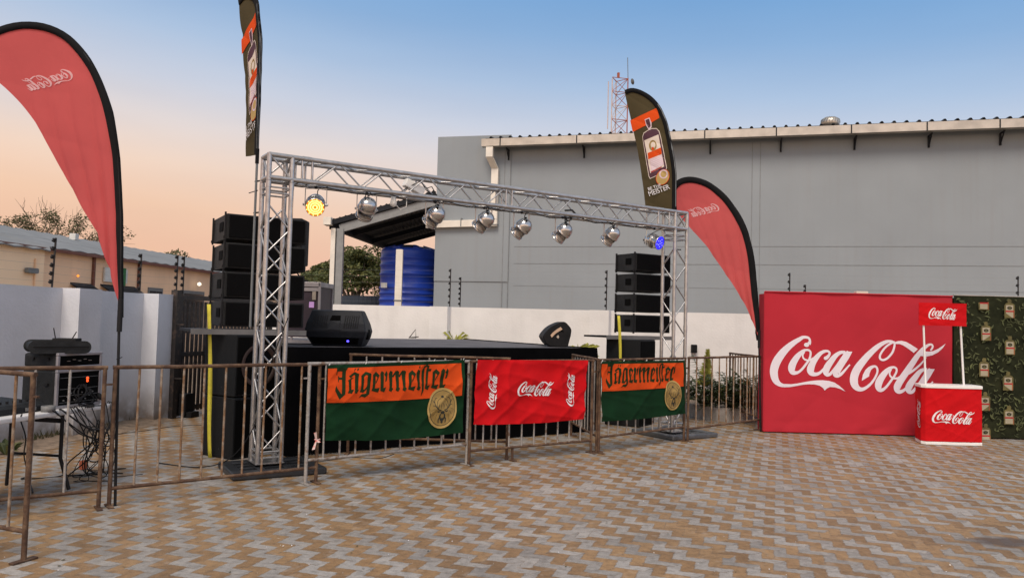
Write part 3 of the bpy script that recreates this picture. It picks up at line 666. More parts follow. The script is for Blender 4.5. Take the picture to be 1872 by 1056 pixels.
for k in range(0, 20):
    a = k * math.pi / 10; b = MB()
    b.tube([(.245 * math.cos(a), .245 * math.sin(a), .10), (.375 * math.cos(a + .1), .375 * math.sin(a + .1), .2), (.36 * math.cos(a + .25), .36 * math.sin(a + .25), .33), (.2 * math.cos(a + .4), .2 * math.sin(a + .4), .43)], .010, n=4); b.build('vane', M['greysteel'], o)

# ---- lean-to canopy beside the warehouse
cp1 = P(605, 404, 26.0); cp2 = P(797, 350, 25.9); cp3 = P(712, 449, 34.5); cp4 = P(800, 425, 34.5)
t = thing('lean_to_canopy', 'dark sheet roof canopy on a steel post over the blue tank', 'canopy', (cp1.x, cp1.y, 0))
b = MB(); K = 36; vs = []
for i in range(K + 1):
    f = i / K; a = cp1.lerp(cp2, f); c = cp3.lerp(cp4, f); dz = .07 if i % 2 else 0
    vs += [a + Vector((0, 0, dz)), c + Vector((0, 0, dz)), a + Vector((0, 0, dz - .03)), c + Vector((0, 0, dz - .03))]
b.add(vs, [(4 * i, 4 * i + 4, 4 * i + 5, 4 * i + 1) for i in range(K)] + [(4 * i + 2, 4 * i + 3, 4 * i + 7, 4 * i + 6) for i in range(K)] + [(4 * i, 4 * i + 2, 4 * i + 6, 4 * i + 4) for i in range(K)], M['roofdark'])
b.build('roof', None, t)
def beam(b, p, q, w, h):
    p, q = Vector(p), Vector(q); d = (q - p).normalized(); s = Vector((d.y, -d.x, 0)).normalized() if abs(d.z) < .95 else Vector((1, 0, 0)); u = s.cross(d).normalized()
    if u.z < 0: u = -u
    vs = [x + s * w / 2 * a + u * h / 2 * c for x in (p, q) for a, c in ((-1, -1), (1, -1), (1, 1), (-1, 1))]
    b.add(vs, [(0, 1, 2, 3), (7, 6, 5, 4), (0, 4, 5, 1), (1, 5, 6, 2), (2, 6, 7, 3), (3, 7, 4, 0)])
b = MB(); beam(b, P(622, 418, 26.0), P(797, 368, 25.9), .12, .27); b.build('rafter', M['palesteel'], t)
b = MB(); beam(b, P(604, 407, 25.9), P(797, 354, 25.8), .06, .17); beam(b, P(606, 412, 26.0), P(712, 453, 34.5), .15, .25); b.build('fascia', M['roofdark'], t)
for f in (.3, .62, .9):
    b = MB(); beam(b, cp1.lerp(cp3, f) - Vector((0, 0, .16)), cp2.lerp(cp4, f) - Vector((0, 0, .16)), .08, .18); b.build('purlin', M['roofdark'], t)
pb = P(616, 500, 26.0); ph = P(616, 418, 26).z
b = MB(); b.box((pb.x - .15, pb.y - .1, ph / 2), (.15, .05, ph)); b.build('post_flange', M['whitepaint'], t)
b = MB(); b.box((pb.x + .08, pb.y, ph / 2), (.22, .2, ph)); b.box((pb.x - .07, pb.y + .03, ph / 2), (.10, .05, ph)); b.build('post', M['palesteel'], t)
b = MB(); q = P(601, 405, 25.9); b.box((q.x, q.y, q.z), (.25, .5, .26)); b.build('gutter_end', M['whitepaint'], t)

# ---- blue water tank
tr = 1.08; tcx = P(742.5, 500, 27.6).x; tyc = 27.6 + .9
tz = P(740, 452, 27.6).z
t = thing('water_tank', 'large ribbed blue plastic water tank under the canopy', 'water tank', (tcx, tyc, 0), local=True)
prof = [(tr, .2)]; z = .3
ribs = [tz - 2.62, tz - 2.42, tz - 2.12, tz - 1.9, tz - 1.66, tz - 1.45, tz - .95, tz - .62, tz - .36]
for rz_ in ribs: prof += [(tr - .012, rz_ - .05), (tr + .022, rz_ - .02), (tr + .022, rz_ + .02), (tr - .012, rz_ + .05)]
prof += [(tr, tz - .15), (tr - .03, tz - .05), (tr - .10, tz)]
b = MB(); b.lathe(prof, n=56); b.build('tank_body', M['tank'], t)
b = MB(); b.lathe([(tr - .10, tz), (tr - .35, tz + .07), (.35, tz + .12), (.3, tz + .16), (0, tz + .16)], n=40); b.build('tank_top', M['tanklid'], t)
for k in range(8):
    a = k * math.pi / 4 + .4; b = MB(); b.prism([((tr - .06) * math.cos(a + d_), (tr - .06) * math.sin(a + d_), tz - .06) for d_ in (-.16, .16)] + [((tr - .5) * math.cos(a + d_), (tr - .5) * math.sin(a + d_), tz + .07) for d_ in (.1, -.1)], (0, 0, .07)); b.build('top_rib', M['tank'], t)
b = MB(); q = P(702, 521, 27.6); b.box((q.x - tcx, -tr * .82 + (-.02), q.z), (.28, .012, .18), rz=R(-32)); b.build('sticker', M['sign'], t)
q = P(729.5, 500, 26.6); qt = P(731, 456, 26.6).z
t = thing('steel_box_post', 'cream box-section post standing in front of the blue tank', 'post', (q.x, q.y, 0), local=True)
b = MB(); b.box((0, 0, qt / 2), (.24, .16, qt)); b.build('post', M['whitepaint'], t, bevel=.01)
b = MB(); b.box((.0, -.01, P(729, 549, 26.6).z), (.30, .18, .04)); b.build('clip', M['greysteel'], t)
a, c = P(560, 540, 30), P(800, 541, 29); b = MB()
K = 60
for i in range(K):
    p = a.lerp(c, i / K); q = a.lerp(c, (i + 1) / K); b.add([(p.x, p.y + .03 * (i % 2), 0), (q.x, q.y + .03 * ((i + 1) % 2), 0), (q.x, q.y + .03 * ((i + 1) % 2), q.z), (p.x, p.y + .03 * (i % 2), p.z)], [(0, 1, 2, 3)])
tag(b.build('sheet_fence', M['navy'], solid=.02), 'dark navy sheet fence far behind the stage, below the trees', 'fence')

# ---- radio mast
q = P(1129, 240, 46); w = (P(1145, 240, 46).x - P(1113, 240, 46).x)
t = thing('radio_mast', 'red and white lattice radio mast beyond the warehouse', 'radio mast', (q.x, 46, 0), R(20), local=True)
ht = P(1129, 143, 46).z; s = w / 2 * .95; leg = [(-s, -s * .3), (s, -s * .5), (s * .2, s)]
for i, (x, y) in enumerate(leg):
    b = MB(); b.tube([(x, y, 0), (x, y, ht - (.0 if i else .15))], .035, n=6); b.build('leg', M['mastr'] if i == 1 else M['mastw'], t)
for k in range(int(ht / .85)):
    z = ht - .05 - k * .85
    for i in range(3):
        a, c = leg[i], leg[(i + 1) % 3]; b = MB()
        mm = M['mastr'] if k in (0, 1, 3) and i != 2 else M['mastw']
        b.tube([(*a, z), (*c, z)], .022, n=5); b.tube([(*a, z), (*c, z - .85)], .018, n=5)
        if i == 0: b.tube([(*c, z), (*a, z - .85)], .018, n=5)
        if k < 12: b.build('lattice_bay', mm, t)
b = MB(); b.tube([(s, -s * .5, ht), (s * .9, -s * .5, ht + 1.25)], .022, n=6); b.build('aerial', M['greysteel'], t)
b = MB(); b.tube([(-s * 1.35, 0, ht - 3.2), (-s * 1.35, 0, ht - .3)], .03, n=6); b.build('aerial', M['mastw'], t)
b = MB(); b.lathe([(0, 0), (.10, .03), (.19, .08)], Matrix.Translation((s * 1.2, -s, ht - .30)) @ Matrix.Rotation(R(70), 4, 'Y'), 16); b.build('dish', M['greysteel'], t)
b = MB(); b.box((-.1, -s * .3, ht + .12), (.12, .12, .3)); b.build('beacon', M['mastr'], t)

# ---- house beyond the left wall
h0 = P(0, 452, 17.2); h1 = P(400, 496, 27.5)
hz = .5 * (h0.z + h1.z); h0.z = h1.z = 0; hd = (h1 - h0).normalized(); hn = Vector((hd.y, -hd.x, 0)); ha = math.atan2(hd.y, hd.x)
TH = (Matrix.Translation(h0) @ Matrix.Rotation(ha, 4, 'Z'))
t = thing('house', 'long peach house with a blue grey sheet roof beyond the left wall', 'house', tuple(h0), ha, local=True)
hl = lambda px, py=500: TH.inverted() @ PL(px, py, h0, hn)
hz = hl(200, 471).z; b = MB(); Lh = 24
b.box((Lh / 2 - 6, 4.0, hz / 2), (Lh, 8, hz)); b.build('wall', M['peach_shaded'], t)
x6 = hl(63, 480).x; b = MB(); b.box((x6 - 4, -.0, hz / 2 - .03), (8, .5, hz - .06)); b.build('front_bay', M['peach'], t)
b = MB(); K = 90; vs = []
rt = hl(200, 446)
for i in range(K + 1):
    x = -7 + (Lh + 2) * i / K; dz = .03 * (i % 2)
    ex = .16 + (.25 if x < x6 else .0)
    vs += [(x, -ex, hz + .02 + dz - (.1 if x < x6 else 0)), (x, 3.4, hz + .86 + dz), (x, 8.3, hz + dz)]
b.add(vs, [(3 * i + k, 3 * i + 3 + k, 3 * i + 4 + k, 3 * i + 1 + k) for i in range(K) for k in (0, 1)]); rf = b.build('roof', M['roofblue'], t, solid=.03)
for px in (146, 291): 
    q = hl(px, 440); b = MB(); b.box((q.x, 2.8, hz + .82), (.16, .2, .2)); b.build('roof_vent', M['sign'], rf)
b = MB(); b.box((Lh / 2 - 6.0, -.18, hz - .03), (Lh, .05, .08)); b.build('eave_board', M['brown'], t)
for px in (66, 165, 249):
    q = hl(px); b = MB(); b.box((q.x + .08, -.04, hz / 2), (.07, .06, hz)); b.build('downpipe', M['brown'], t)
b = MB(); q = hl(44); b.box((q.x, -.28, hz - 1.0), (.04, .04, 1.4)); b.build('conduit', M['peach_shaded'], t)
for (a_, c_, y0, y1) in ((270, 296, 525, 560), (333, 372, 530, 560)):
    A_ = hl(a_, y0); C_ = hl(c_, y0); b = MB(); b.box(((A_.x + C_.x) / 2, -.012, (A_.z + 1.0) / 2), (C_.x - A_.x, .06, A_.z - 1.0)); f_ = b.build('window', M['greysteel'], t)
    b = MB(); b.box(((A_.x + C_.x) / 2, -.03, (A_.z + 1.0) / 2 - .04), (C_.x - A_.x - .12, .04, A_.z - 1.12)); b.build('pane', M['glass'], f_)
for (a_, c_, y0) in ((128, 166, 520), (183, 246, 524)):
    A_ = hl(a_, y0); C_ = hl(c_, y0); b = MB(); z = hl((a_ + c_) / 2, y0).z
    b.prism([(A_.x, 0, z), (A_.x, -.7, z - .42), (C_.x, -.7, z - .42), (C_.x, 0, z)], (0, 0, .04)); b.build('awning', M['roofdark'], t)
q = hl(188, 488); q2 = hl(228, 518); b = MB(); b.box(((q.x + q2.x) / 2, -.05, (q.z + q2.z) / 2), (q2.x - q.x, .05, q.z - q2.z)); sg = b.build('sign_board', M['sign'], t)
b = MB(); b.box((q2.x - .28, -.085, (q.z + q2.z) / 2 - .02), (.36, .012, .5)); b.build('green_emblem', M['signg'], sg)
q = hl(355, 519); b = MB(); b.lathe([(0, -.07), (.065, -.03), (.065, .03), (0, .07)], Matrix.Translation((q.x, -.18, q.z)), 12, M['bulb']); b.build('outside_lamp', None, t)
q = hl(136, 504); b = MB(); b.lathe([(0, -.04), (.04, 0), (0, .04)], Matrix.Translation((q.x, -.1, q.z)), 10, M['bulbo']); b.build('small_lamp', None, t)
b = MB(); q = hl(34, 494); b.rbox((q.x, -.33, q.z), (.34, .1, .12), .04); b.build('wall_lamp', M['greysteel'], t)

# ---- trees
def limb(b, p, d, L, r, depth, rnd, tips, spread=.55):
    pts = [p]; q = p.copy(); dd = d.copy()
    for k in range(3):
        dd = (dd + Vector((rnd.gauss(0, .16), rnd.gauss(0, .16), rnd.gauss(0.02, .1)))).normalized(); q = q + dd * L / 3; pts.append(q.copy())
    b.tube(pts, [r, r * .85, r * .72, r * .55], n=5, cap=False)
    tips.append((pts[2], depth)); 
    if depth == 0: tips.append((q, 0)); return
    for k in range(rnd.choice((2, 3, 3))):
        nd = (dd + Vector((rnd.gauss(0, spread), rnd.gauss(0, spread), rnd.gauss(.05, spread * .6)))).normalized()
        limb(b, pts[rnd.choice((2, 3, 3))], nd, L * rnd.uniform(.62, .85), r * .55, depth - 1, rnd, tips, spread)
c = P(98, 448, 42); rnd = random.Random(11)
t = thing('sparse_tree', 'thin half bare tree rising behind the peach house', 'tree', (c.x, c.y, 0))
b = MB(); tips = []; b.tube([(c.x, c.y, 0), (c.x + .1, c.y, 1.6), (c.x, c.y, 3.4)], [.2, .16, .14], n=8)
for k in range(9):
    a = k * 6.28 / 9; limb(b, Vector((c.x, c.y, 3.3 + .12 * k)), Vector((math.cos(a) * 1.0, math.sin(a) * .7, .62 + .12 * (k % 3))).normalized(), 1.75, .055, 3, rnd, tips, .5)
b.build('trunk', M['bark'], t)
b = MB()
for i, (p, dp) in enumerate(tips):
    if dp <= 1 and rnd.random() < .62 and p.z < c.z + 1.5: leafblob(b, p, (.34, .34, .22), 22, .075, (M['leafC'], M['leafA']), i)
b.build('crown', None, t)
c = P(322, 462, 45)
t = thing('far_tree', 'small round tree top showing over the house roof by the left speakers', 'tree', (c.x, c.y, 0))
b = MB(); b.tube([(c.x, c.y, 0), (c.x, c.y, c.z - .5)], [.2, .1], n=7); b.build('trunk', M['bark'], t)
b = MB(); leafblob(b, (c.x, c.y, c.z - .8), (1.1, .9, 1.0), 900, .12, (M['leafA'], M['leafC']), 5); b.build('crown', None, t)
for (cx_, cy_, dd_, rr, nm, lab, sd_) in (((648), 505, 40, 2.0, 'leafy_tree', 'dense green tree between the canopy post and the blue tank', 1), ((598), 520, 43, 1.5, 'leafy_tree', 'lower green tree just left of the canopy post', 2), ((740), 520, 44, 2.2, 'leafy_tree', 'green tree mostly hidden behind the blue tank', 3)):
    c = P(cx_, cy_ - 2, dd_); t = thing(nm, lab, 'tree', (c.x, c.y, 0), group='trees beyond the navy fence'); r2 = random.Random(sd_)
    b = MB(); b.tube([(c.x, c.y, 0), (c.x, c.y, c.z - rr * .4)], [.25, .14], n=7)
    for k in range(6): b.tube([(c.x, c.y, c.z - rr), (c.x + r2.uniform(-1, 1) * rr * .6, c.y + r2.uniform(-1, 1) * rr * .6, c.z + rr * .3)], [.09, .03], n=5)
    b.build('trunk', M['bark'], t); b = MB()
    for k in range(60):
        a = r2.uniform(0, 6.28); e = r2.uniform(-.55, 1.3); ra = rr * r2.uniform(.5, 1.02)
        p = (c.x + ra * math.cos(a) * math.cos(e), c.y + ra * math.sin(a) * math.cos(e) * .8, c.z + ra * math.sin(e) * .72)
        s_ = rr * r2.uniform(.17, .30); leafblob(b, p, (s_, s_, s_ * .6), 170, .105, (M['leafA'], M['leafB']) if r2.random() < .55 else (M['leafB'], M['leafA']), k + sd_ * 100)
    leafblob(b, c, (rr * .75, rr * .6, rr * .6), 900, .14, (M['leafA'], M['leafA']), 77); b.build('crown', None, t)

# ---- planting bed behind the right barriers
kb = [G(1235, 752), G(1262, 762), G(1310, 770), G(1362, 772), G(1400, 766)]
b = MB(); back = [on(1410, BWA, bn) + bn * .02, on(1228, BWA, bn) + bn * .02]
t = thing('planter_kerb', 'low rough concrete kerb round the shrubs by the white wall', 'kerb', tuple(kb[0]))
pp_ = kb; q = [p + Vector((0, .14, 0)) for p in kb]
b = MB()
for i in range(len(kb) - 1): b.prism([kb[i], kb[i + 1], q[i + 1], q[i]], (0, 0, .24))
b.build('kerb', M['concrete'], t)
b = MB(); b.add([(p.x, p.y, .2) for p in q] + [(p.x, p.y, .2) for p in back], [tuple(range(len(q) + 2))], M['soil']); struct(b.build('planting_soil'))
def fern(b, c, n, L, seed, up=.6, m=(None, None)):
    r = random.Random(seed)
    for i in range(n):
        a = 6.283 * i / n + r.uniform(-.3, .3); l = L * r.uniform(.7, 1.1); e = r.uniform(up * .5, up * 1.5); pts = []
        for k in range(8):
            f = k / 7; pts.append(Vector(c) + Vector((math.cos(a) * l * f, math.sin(a) * l * f, l * (e * f - .55 * f * f))))
        b.tube(pts, .006, m=M['frond'], n=4, cap=False)
        for k in range(1, 8):
            for s_ in (-1, 1):
                for j in range(2):
                    p = pts[k - 1].lerp(pts[k], j / 2); sd_ = Vector((-math.sin(a), math.cos(a), 0)) * s_; w = .20 * l * math.sin(math.pi * min(.95, (k + .5) / 8.3)) + .04
                    tip = p + sd_ * w + Vector((math.cos(a) * .05, math.sin(a) * .05, r.uniform(-.03, .03))); o_ = Vector((math.cos(a), math.sin(a), .2)) * .024
                    b.add([p - o_, tip, p + o_], [(0, 1, 2)], M['frond'] if r.random() < .68 else m[0] or M['frondhi'])
pl = []
for (px, py, n, L, lab, sd_, up) in ((1288, 745, 15, .72, 'dark green fern-like shrub with a tall yellow green spire', 1, .95), (1338, 748, 16, .70, 'spreading grey green fronded shrub in the middle of the bed', 2, .8), (1378, 750, 14, .62, 'bushy fronded shrub behind the return barrier', 3, .95)):
    c = G(px, py, .2); t = thing('fronded_shrub', lab, 'shrub', tuple(c), group='shrubs in the bed by the white wall')
    b = MB(); fern(b, c + Vector((0, 0, .05)), n + 4, L, sd_, up); fern(b, c + Vector((0, 0, .22)), n, L * .8, sd_ + 9, up * 1.2)
    leafblob(b, c + Vector((0, 0, .30)), (.36, .25, .28), 170, .06, (M['frond'], M['leafB']), sd_); b.build('foliage', None, t)
    if sd_ == 1:
        z0_ = c.z + .4; zt_ = PL(1294, 640, c, Vector((0, 1, 0))); b = MB(); top = Vector((zt_.x, c.y, zt_.z)); base = Vector((c.x, c.y, z0_)); b.tube([base, top], [.02, .006], n=5, m=M['leafY'])
        r = random.Random(4)
        for k in range(60):
            f = k / 60; p = base.lerp(top, f); w = .15 * (1 - f) ** 1.1 + .035
            for j in range(6):
                a = r.uniform(0, 6.28); e = p + Vector((math.cos(a) * w, math.sin(a) * w, .045)); b.add([p - Vector((0, 0, .022)), e, p + Vector((0, 0, .022))], [(0, 1, 2)], M['leafY'] if f > .3 or r.random() < .5 else M['frondhi'])
        b.build('spire', None, t)
for (px, py, d, s_, lab, up) in ((1058, 634, 14.6, .36, 'yellow green plant tops just behind the right end of the stage', 1.0), (829, 622, 16.6, .3, 'small yellow green plant tip by the wall pier behind the stage', 2.4)):
    c = P(px, py, d); t = thing('low_plant', lab, 'plant', (c.x, c.y, 0)); b = MB()
    b.tube([(c.x, c.y, 0), (c.x, c.y, c.z)], .012, m=M['frond'], n=5); r = random.Random(int(px))
    for k in range(80):
        a = r.uniform(0, 6.28); l = s_ * r.uniform(.3, 1); p = Vector((c.x, c.y, c.z - r.random() * .25)); e = p + Vector((math.cos(a) * l, math.sin(a) * l * .5, l * .35 * up * r.random())); w = Vector((0, 0, .03))
        b.add([p, e - w, e + Vector((math.cos(a) * .07, 0, .0)), e + w], [(0, 1, 2, 3)], M['leafY'])
    b.build('foliage', None, t)
c = G(10, 832); t = thing('wall_foot_plant', 'small broad leaved plant at the foot of the left wall', 'plant', tuple(c)); b = MB(); r = random.Random(2)
for k in range(16):
    a = r.uniform(0, 6.28); l = r.uniform(.08, .19); e = c + Vector((math.cos(a) * l, math.sin(a) * l, r.uniform(.05, .17))); w = Vector((-math.sin(a), math.cos(a), 0)) * .035; mid = c.lerp(e, .6) + Vector((0, 0, .04))
    b.add([c, mid - w, e, mid + w], [(0, 1, 2, 3)], M['leafA'] if k % 3 else M['leafB'])
b.build('leaves', None, t)
b = MB(); r = random.Random(12)
for k in range(900):
    f = r.random(); c = (WA - wd * 1).lerp(e2 - wd * .2, f) + wn_ * r.uniform(.02, .16); c.z = .03
    if mnoise.noise(c * 1.6) < .12: continue
    a = r.uniform(0, 6.28); hgt = r.uniform(.03, .12); w = Vector((math.cos(a), math.sin(a), 0)) * .006; b.add([c - w, c + w, c + Vector((r.gauss(0, .03), r.gauss(0, .03), hgt))], [(0, 1, 2)], M['leafC'] if r.random() < .6 else M['leafA'])
tag(b.build('weeds'), 'dry weeds growing along the foot of the left wall', 'weeds', kind='stuff')

# ================================================================== OBJECTS
def rz_of(d): return math.atan2(d.y, d.x)
def TM(loc, rz): return Matrix.Translation(Vector(loc)) @ Matrix.Rotation(rz, 4, 'Z')

# ---- stage
FR = G(1087, 787); FLd = (G(600, 828) - FR).normalized(); FL = FR + FLd * ((G(600, 828) - FR).length + .52)
SZ = 1.245; BR = G(848, 620, SZ); BR.z = 0; BL = FL + (BR - FR)
t = thing('stage', 'low performance stage with a grey top and a black cloth skirt', 'stage', tuple(FR))
b = MB(); K = 14; quad = [FL, FR, BR, BL]; up = Vector((0, 0, 1))
b.prism([p + up * (SZ - .05) for p in (FL, FR, BR, BL)], up * .05); b.build('deck', M['deck'], t)
b = MB(); rnd = random.Random(5)
ring = []; fx = (FR - FL).normalized(); fb = (BR - FR).normalized()
for a, c in ((BL, FL), (FL, FR), (FR, BR)):
    n_ = int((c - a).length / .09); d = (c - a).normalized(); o_ = Vector((d.y, -d.x, 0))
    for i in range(n_): p = a.lerp(c, i / n_); ring.append((p, o_, i))
ring.append((BR, fb, 0)); rows = 7; vs = []
for j in range(rows + 1):
    f = j / rows
    for k, (p, o_, i) in enumerate(ring):
        w = .018 + .035 * f * (.5 + .5 * math.sin(i * 1.15 + 2 * mnoise.noise(p * 2))) + (.02 if 0 < j < 2 else 0)
        vs.append(p + o_ * w + up * ((SZ + .004) * (1 - f) + .012))
nr = len(ring); b.add(vs, [(j * nr + i, j * nr + i + 1, (j + 1) * nr + i + 1, (j + 1) * nr + i) for j in range(rows) for i in range(nr - 1)], M['cloth'], True)
b.build('skirt', M['cloth'], t)

# ---- speakers
def cabinet(name, label, loc, rz, W, D, H, grp, side=True):
    t = thing(name, label, 'speaker', loc, rz, grp, local=True)
    b = MB(); b.box((W / 2, D / 2, H / 2), (W - .004, D, H - .022)); b.build('cabinet', M['blackside'], t, bevel=.008)
    b = MB(); b.box((W / 2, -.010, H / 2), (W - .06, .02, H - .06)); b.build('grille', M['grille'], t, bevel=.004)
    b = MB(); b.rbox((-.0005, D * .36, H * .54), (.012, D * .27, H * .34), .012, axis='X'); h = b.build('side_handle', M['hole'], t)
    b = MB(); b.box((.004, D * .36, H * .54), (.02, D * .12, H * .18)); b.build('handle_grip', M['rubber'], h)
    for (x, y) in ((-.012, .012), (-.012, D - .03)):
        b = MB(); b.box((x, y, H / 2), (.018, .03, H + .012)); b.box((x - .008, y, .03), (.02, .022, .03)); b.build('rigging_rail', M['rubber'], t)
    return t
RA = R(31)
LB = P(406, 600, 8.75); LB.z = 0
dx, dy = Vector((math.cos(RA), math.sin(RA), 0)), Vector((-math.sin(RA), math.cos(RA), 0))
names = ('bottom', 'second from bottom', 'third from bottom', 'top')
def stack(base, zb, W, D, H, gap, side, where):
    for k in range(4):
        p = base + Vector((0, 0, zb + k * (H + gap)))
        lab = {0: 'black array speaker resting on the shelf, bottom box of the %s stack', 1: 'black array speaker, second from the bottom of the %s stack',
               2: 'black array speaker, third from the bottom of the %s stack', 3: 'black array speaker on top of the %s stack'}[k] % where
        cabinet('array_speaker', lab, tuple(p), RA + R((0, .5, -.6, .4)[k]), W, D, H, 'array speakers stacked beside the stage')
zsh = 1.435
stack(LB, zsh + .035, .93, .78, .315, .020, 'left', 'left')
RB = P(1160, 600, 12.7); RB.z = 0
stack(RB, zsh + .06, .78, .52, .315, .028, 'right', 'right')
def shelf(base, x0, x1, y0, y1, lab):
    t = thing('speaker_shelf', lab, 'shelf', tuple(base + Vector((0, 0, zsh - .035))), RA, 'plank shelves under the speaker stacks', local=True)
    b = MB(); b.box(((x0 + x1) / 2, (y0 + y1) / 2, .03), (x1 - x0, y1 - y0, .03)); b.build('board', M['rubber'], t)
    b = MB(); b.box(((x0 + x1) / 2, y0 - .012, .02), (x1 - x0, .02, .062)); b.build('edge_rail', M['shelf'], t)
shelf(LB, -.34, .95, -.04, .82, 'grey edged shelf board under the left speaker stack')
shelf(RB, -.62, .84, -.04, .56, 'grey edged shelf board under the right speaker stack')
SA = R(57)
def sub(base, z, W, D, H, lab, cone=True):
    t = thing('bass_speaker', lab, 'bass speaker', tuple(base + Vector((0, 0, z))), SA, 'bass speakers under the shelves', local=True)
    b = MB(); b.box((W / 2, D / 2, H / 2), (W, D, H - .006)); b.build('cabinet', M['scuff'], t, bevel=.012)
    b = MB(); b.box((W / 2, -.006, H / 2), (W - .05, .012, H - .06)); b.build('baffle', M['hole'], t)
    if not cone: return t
    T = Matrix.Translation((W * .5, -.013, H * .5)) @ Matrix.Rotation(R(90), 4, 'X'); rr = min(W, H) * .40
    b = MB(); b.lathe([(rr, .012), (rr * .88, .02), (rr * .80, .002)], T, 32); c = b.build('surround', M['wood'], t)
    b = MB(); b.lathe([(rr * .80, .002), (rr * .3, -.006), (rr * .28, .01), (0, .022)], T, 32); b.build('cone', M['grille'], c)
SB = G(423, 841); SB2 = P(1169, 700, 12.25); SB2.z = 0
sub(SB, 0, .62, .56, .69, 'lower black bass speaker of the left pile, standing on the paving', False)
sub(SB, .695, .62, .56, .70, 'upper black bass speaker under the left shelf, with a brown cone ring')
sub(SB2, 0, .62, .60, .69, 'lower black bass speaker of the right pile, hidden behind the green banner', False)
sub(SB2, .695, .62, .60, .70, 'upper black bass speaker under the right shelf', False)
def strap(pxa, pya, pxb, pyb, Y, lab):
    a, c = P(pxa, pya, Y), P(pxb, pyb, Y); b = MB(); K = 20; vs = []
    for i in range(K + 1):
        f = i / K; p = a.lerp(c, f) + Vector((.012 * math.sin(f * 5), -.02 * math.sin(f * 3.1), 0)); w = .022
        vs += [p + Vector((-w, .004 * math.sin(f * 7), 0)), p + Vector((w, -.012 * math.sin(f * 9), 0))]
    b.add(vs, [(2 * i, 2 * i + 1, 2 * i + 3, 2 * i + 2) for i in range(K)], M['yellow'], True)
    tag(b.build('ratchet_strap', M['yellow'], solid=.003), lab, 'strap', 'yellow straps round the speaker stacks')
strap(382, 556, 386, 836, 8.72, 'yellow ratchet strap hanging down the left speaker pile')
strap(1131, 577, 1135, 762, 12.32, 'yellow ratchet strap hanging down the right speaker pile')

# flight case and speaker behind the left stack, on stage
fc = P(583, 600, 11.0)
t = thing('flight_case', 'dark purple flight case with metal edges and a violet note, standing on the stage', 'flight case', (fc.x, fc.y, SZ), R(-4), local=True)
ch = P(570, 516, 11).z - SZ
b = MB(); b.box((-.31, .3, ch / 2 + .02), (.6, .58, ch - .12)); b.build('case_body', M['purple'], t)
b = MB()
for x in (-.61, -.01):
    for y in (.005, .59): b.box((x, y, ch / 2), (.03, .03, ch))
b.box((-.31, .005, ch - .10), (.6, .025, .05)); b.box((-.31, .005, .02), (.6, .03, .04)); b.build('metal_edging', M['purpledust'], t)
b = MB(); b.box((-.31, .3, ch - .03), (.64, .62, .07)); b.build('lid', M['purpledust'], t, bevel=.006)
b = MB(); b.box((-.085, -.006, ch - .19), (.055, .01, .12)); b.build('corner_catch', M['galv'], t)
b = MB(); b.box((-.12, -.001, ch - .32), (.072, .006, .085)); b.build('paper_note', M['violet'], t)
b = MB()
for k in range(26): b.box((-.31 + .5 * (random.random() - .5), -.001, .12 + random.random() * .3), (.012, .003, .022), rz=0)
cz = P(540, 396, 10.9).z; cz0 = P(540, 482, 10.9).z; cx_ = P(546, 450, 10.9).x
t = thing('stage_speaker', 'black upright speaker behind the left stack, above the flight case', 'speaker', (cx_ - .28, 11.1, SZ + ch), local=True)
b = MB(); b.box((0, .15, (cz + cz0) / 2 - SZ - ch), (.56, .4, cz - cz0)); b.build('cabinet', M['black'], t, bevel=.02)
b = MB(); b.tube([(0.08, .1, .0), (0.08, .1, cz0 - SZ - ch)], .022, n=8)
b.box((.13, .1, .02), (.35, .3, .03)); b.build('stand_pole', M['rubber'], t)
b = MB(); b.tube([(.2, .0, cz0 - SZ - ch), (.24, -.05, .12), (.30, -.02, .03), (.38, 0, .02)], .012, n=5); b.build('cable', M['rubber'], t)

# ---- stage monitors
mc = P(616, 634, 10.0)
t = thing('stage_monitor', 'black wedge monitor seen from behind, with a blue light, at the left of the stage', 'monitor speaker', (mc.x, mc.y, SZ), R(2), 'wedge monitors on the stage', local=True)
lv = [(z_, hx_ * .92, a_, c_) for z_, hx_, a_, c_ in ((0, .335, -.02, .42), (.02, .35, -.035, .44), (.12, .40, -.14, .47), (.20, .425, -.17, .44), (.30, .405, -.15, .36), (.455, .355, -.08, .17), (.47, .34, -.06, .15))]
vs = []
for z, hx, ya, yb in lv: vs += [(-hx, ya, z), (hx, ya, z), (hx, yb, z), (-hx, yb, z)]
b = MB(); b.add(vs, [(4 * i + k, 4 * i + (k + 1) % 4, 4 * i + 4 + (k + 1) % 4, 4 * i + 4 + k) for i in range(len(lv) - 1) for k in range(4)] + [(3, 2, 1, 0), tuple(range(4 * len(lv) - 4, 4 * len(lv)))])
b.build('cabinet', M['monitor'], t, bevel=.012)
def back_pt(x, z, o=.0):
    for i in range(len(lv) - 1):
        if lv[i][0] <= z <= lv[i + 1][0]:
            f = (z - lv[i][0]) / (lv[i + 1][0] - lv[i][0]); return (x, lv[i][2] * (1 - f) + lv[i + 1][2] * f - o, z)
for s_ in (-1, 1):
    for k in range(7):
        x = s_ * .2 + (k - 3) * .028; b = MB(); b.tube([back_pt(x - .006, .235, .003), back_pt(x, .30, .004), back_pt(x + .006, .40, .003)], .0055, n=5); b.build('cooling_fin', M['rubber'], t)
b = MB(); b.prism([back_pt(-.08, .335, .004), back_pt(.06, .335, .004), back_pt(.055, .40, .004), back_pt(-.055, .40, .004)], (0, .02, 0)); b.build('handle_recess', M['hole'], t)
b = MB(); b.prism([back_pt(-.10, .215, .012), back_pt(.07, .215, .012), back_pt(.05, .30, .014), back_pt(.06, .33, .01), back_pt(-.06, .33, .01), back_pt(-.085, .30, .014)], (0, .03, 0)); b.build('handle', M['monitor'], t)
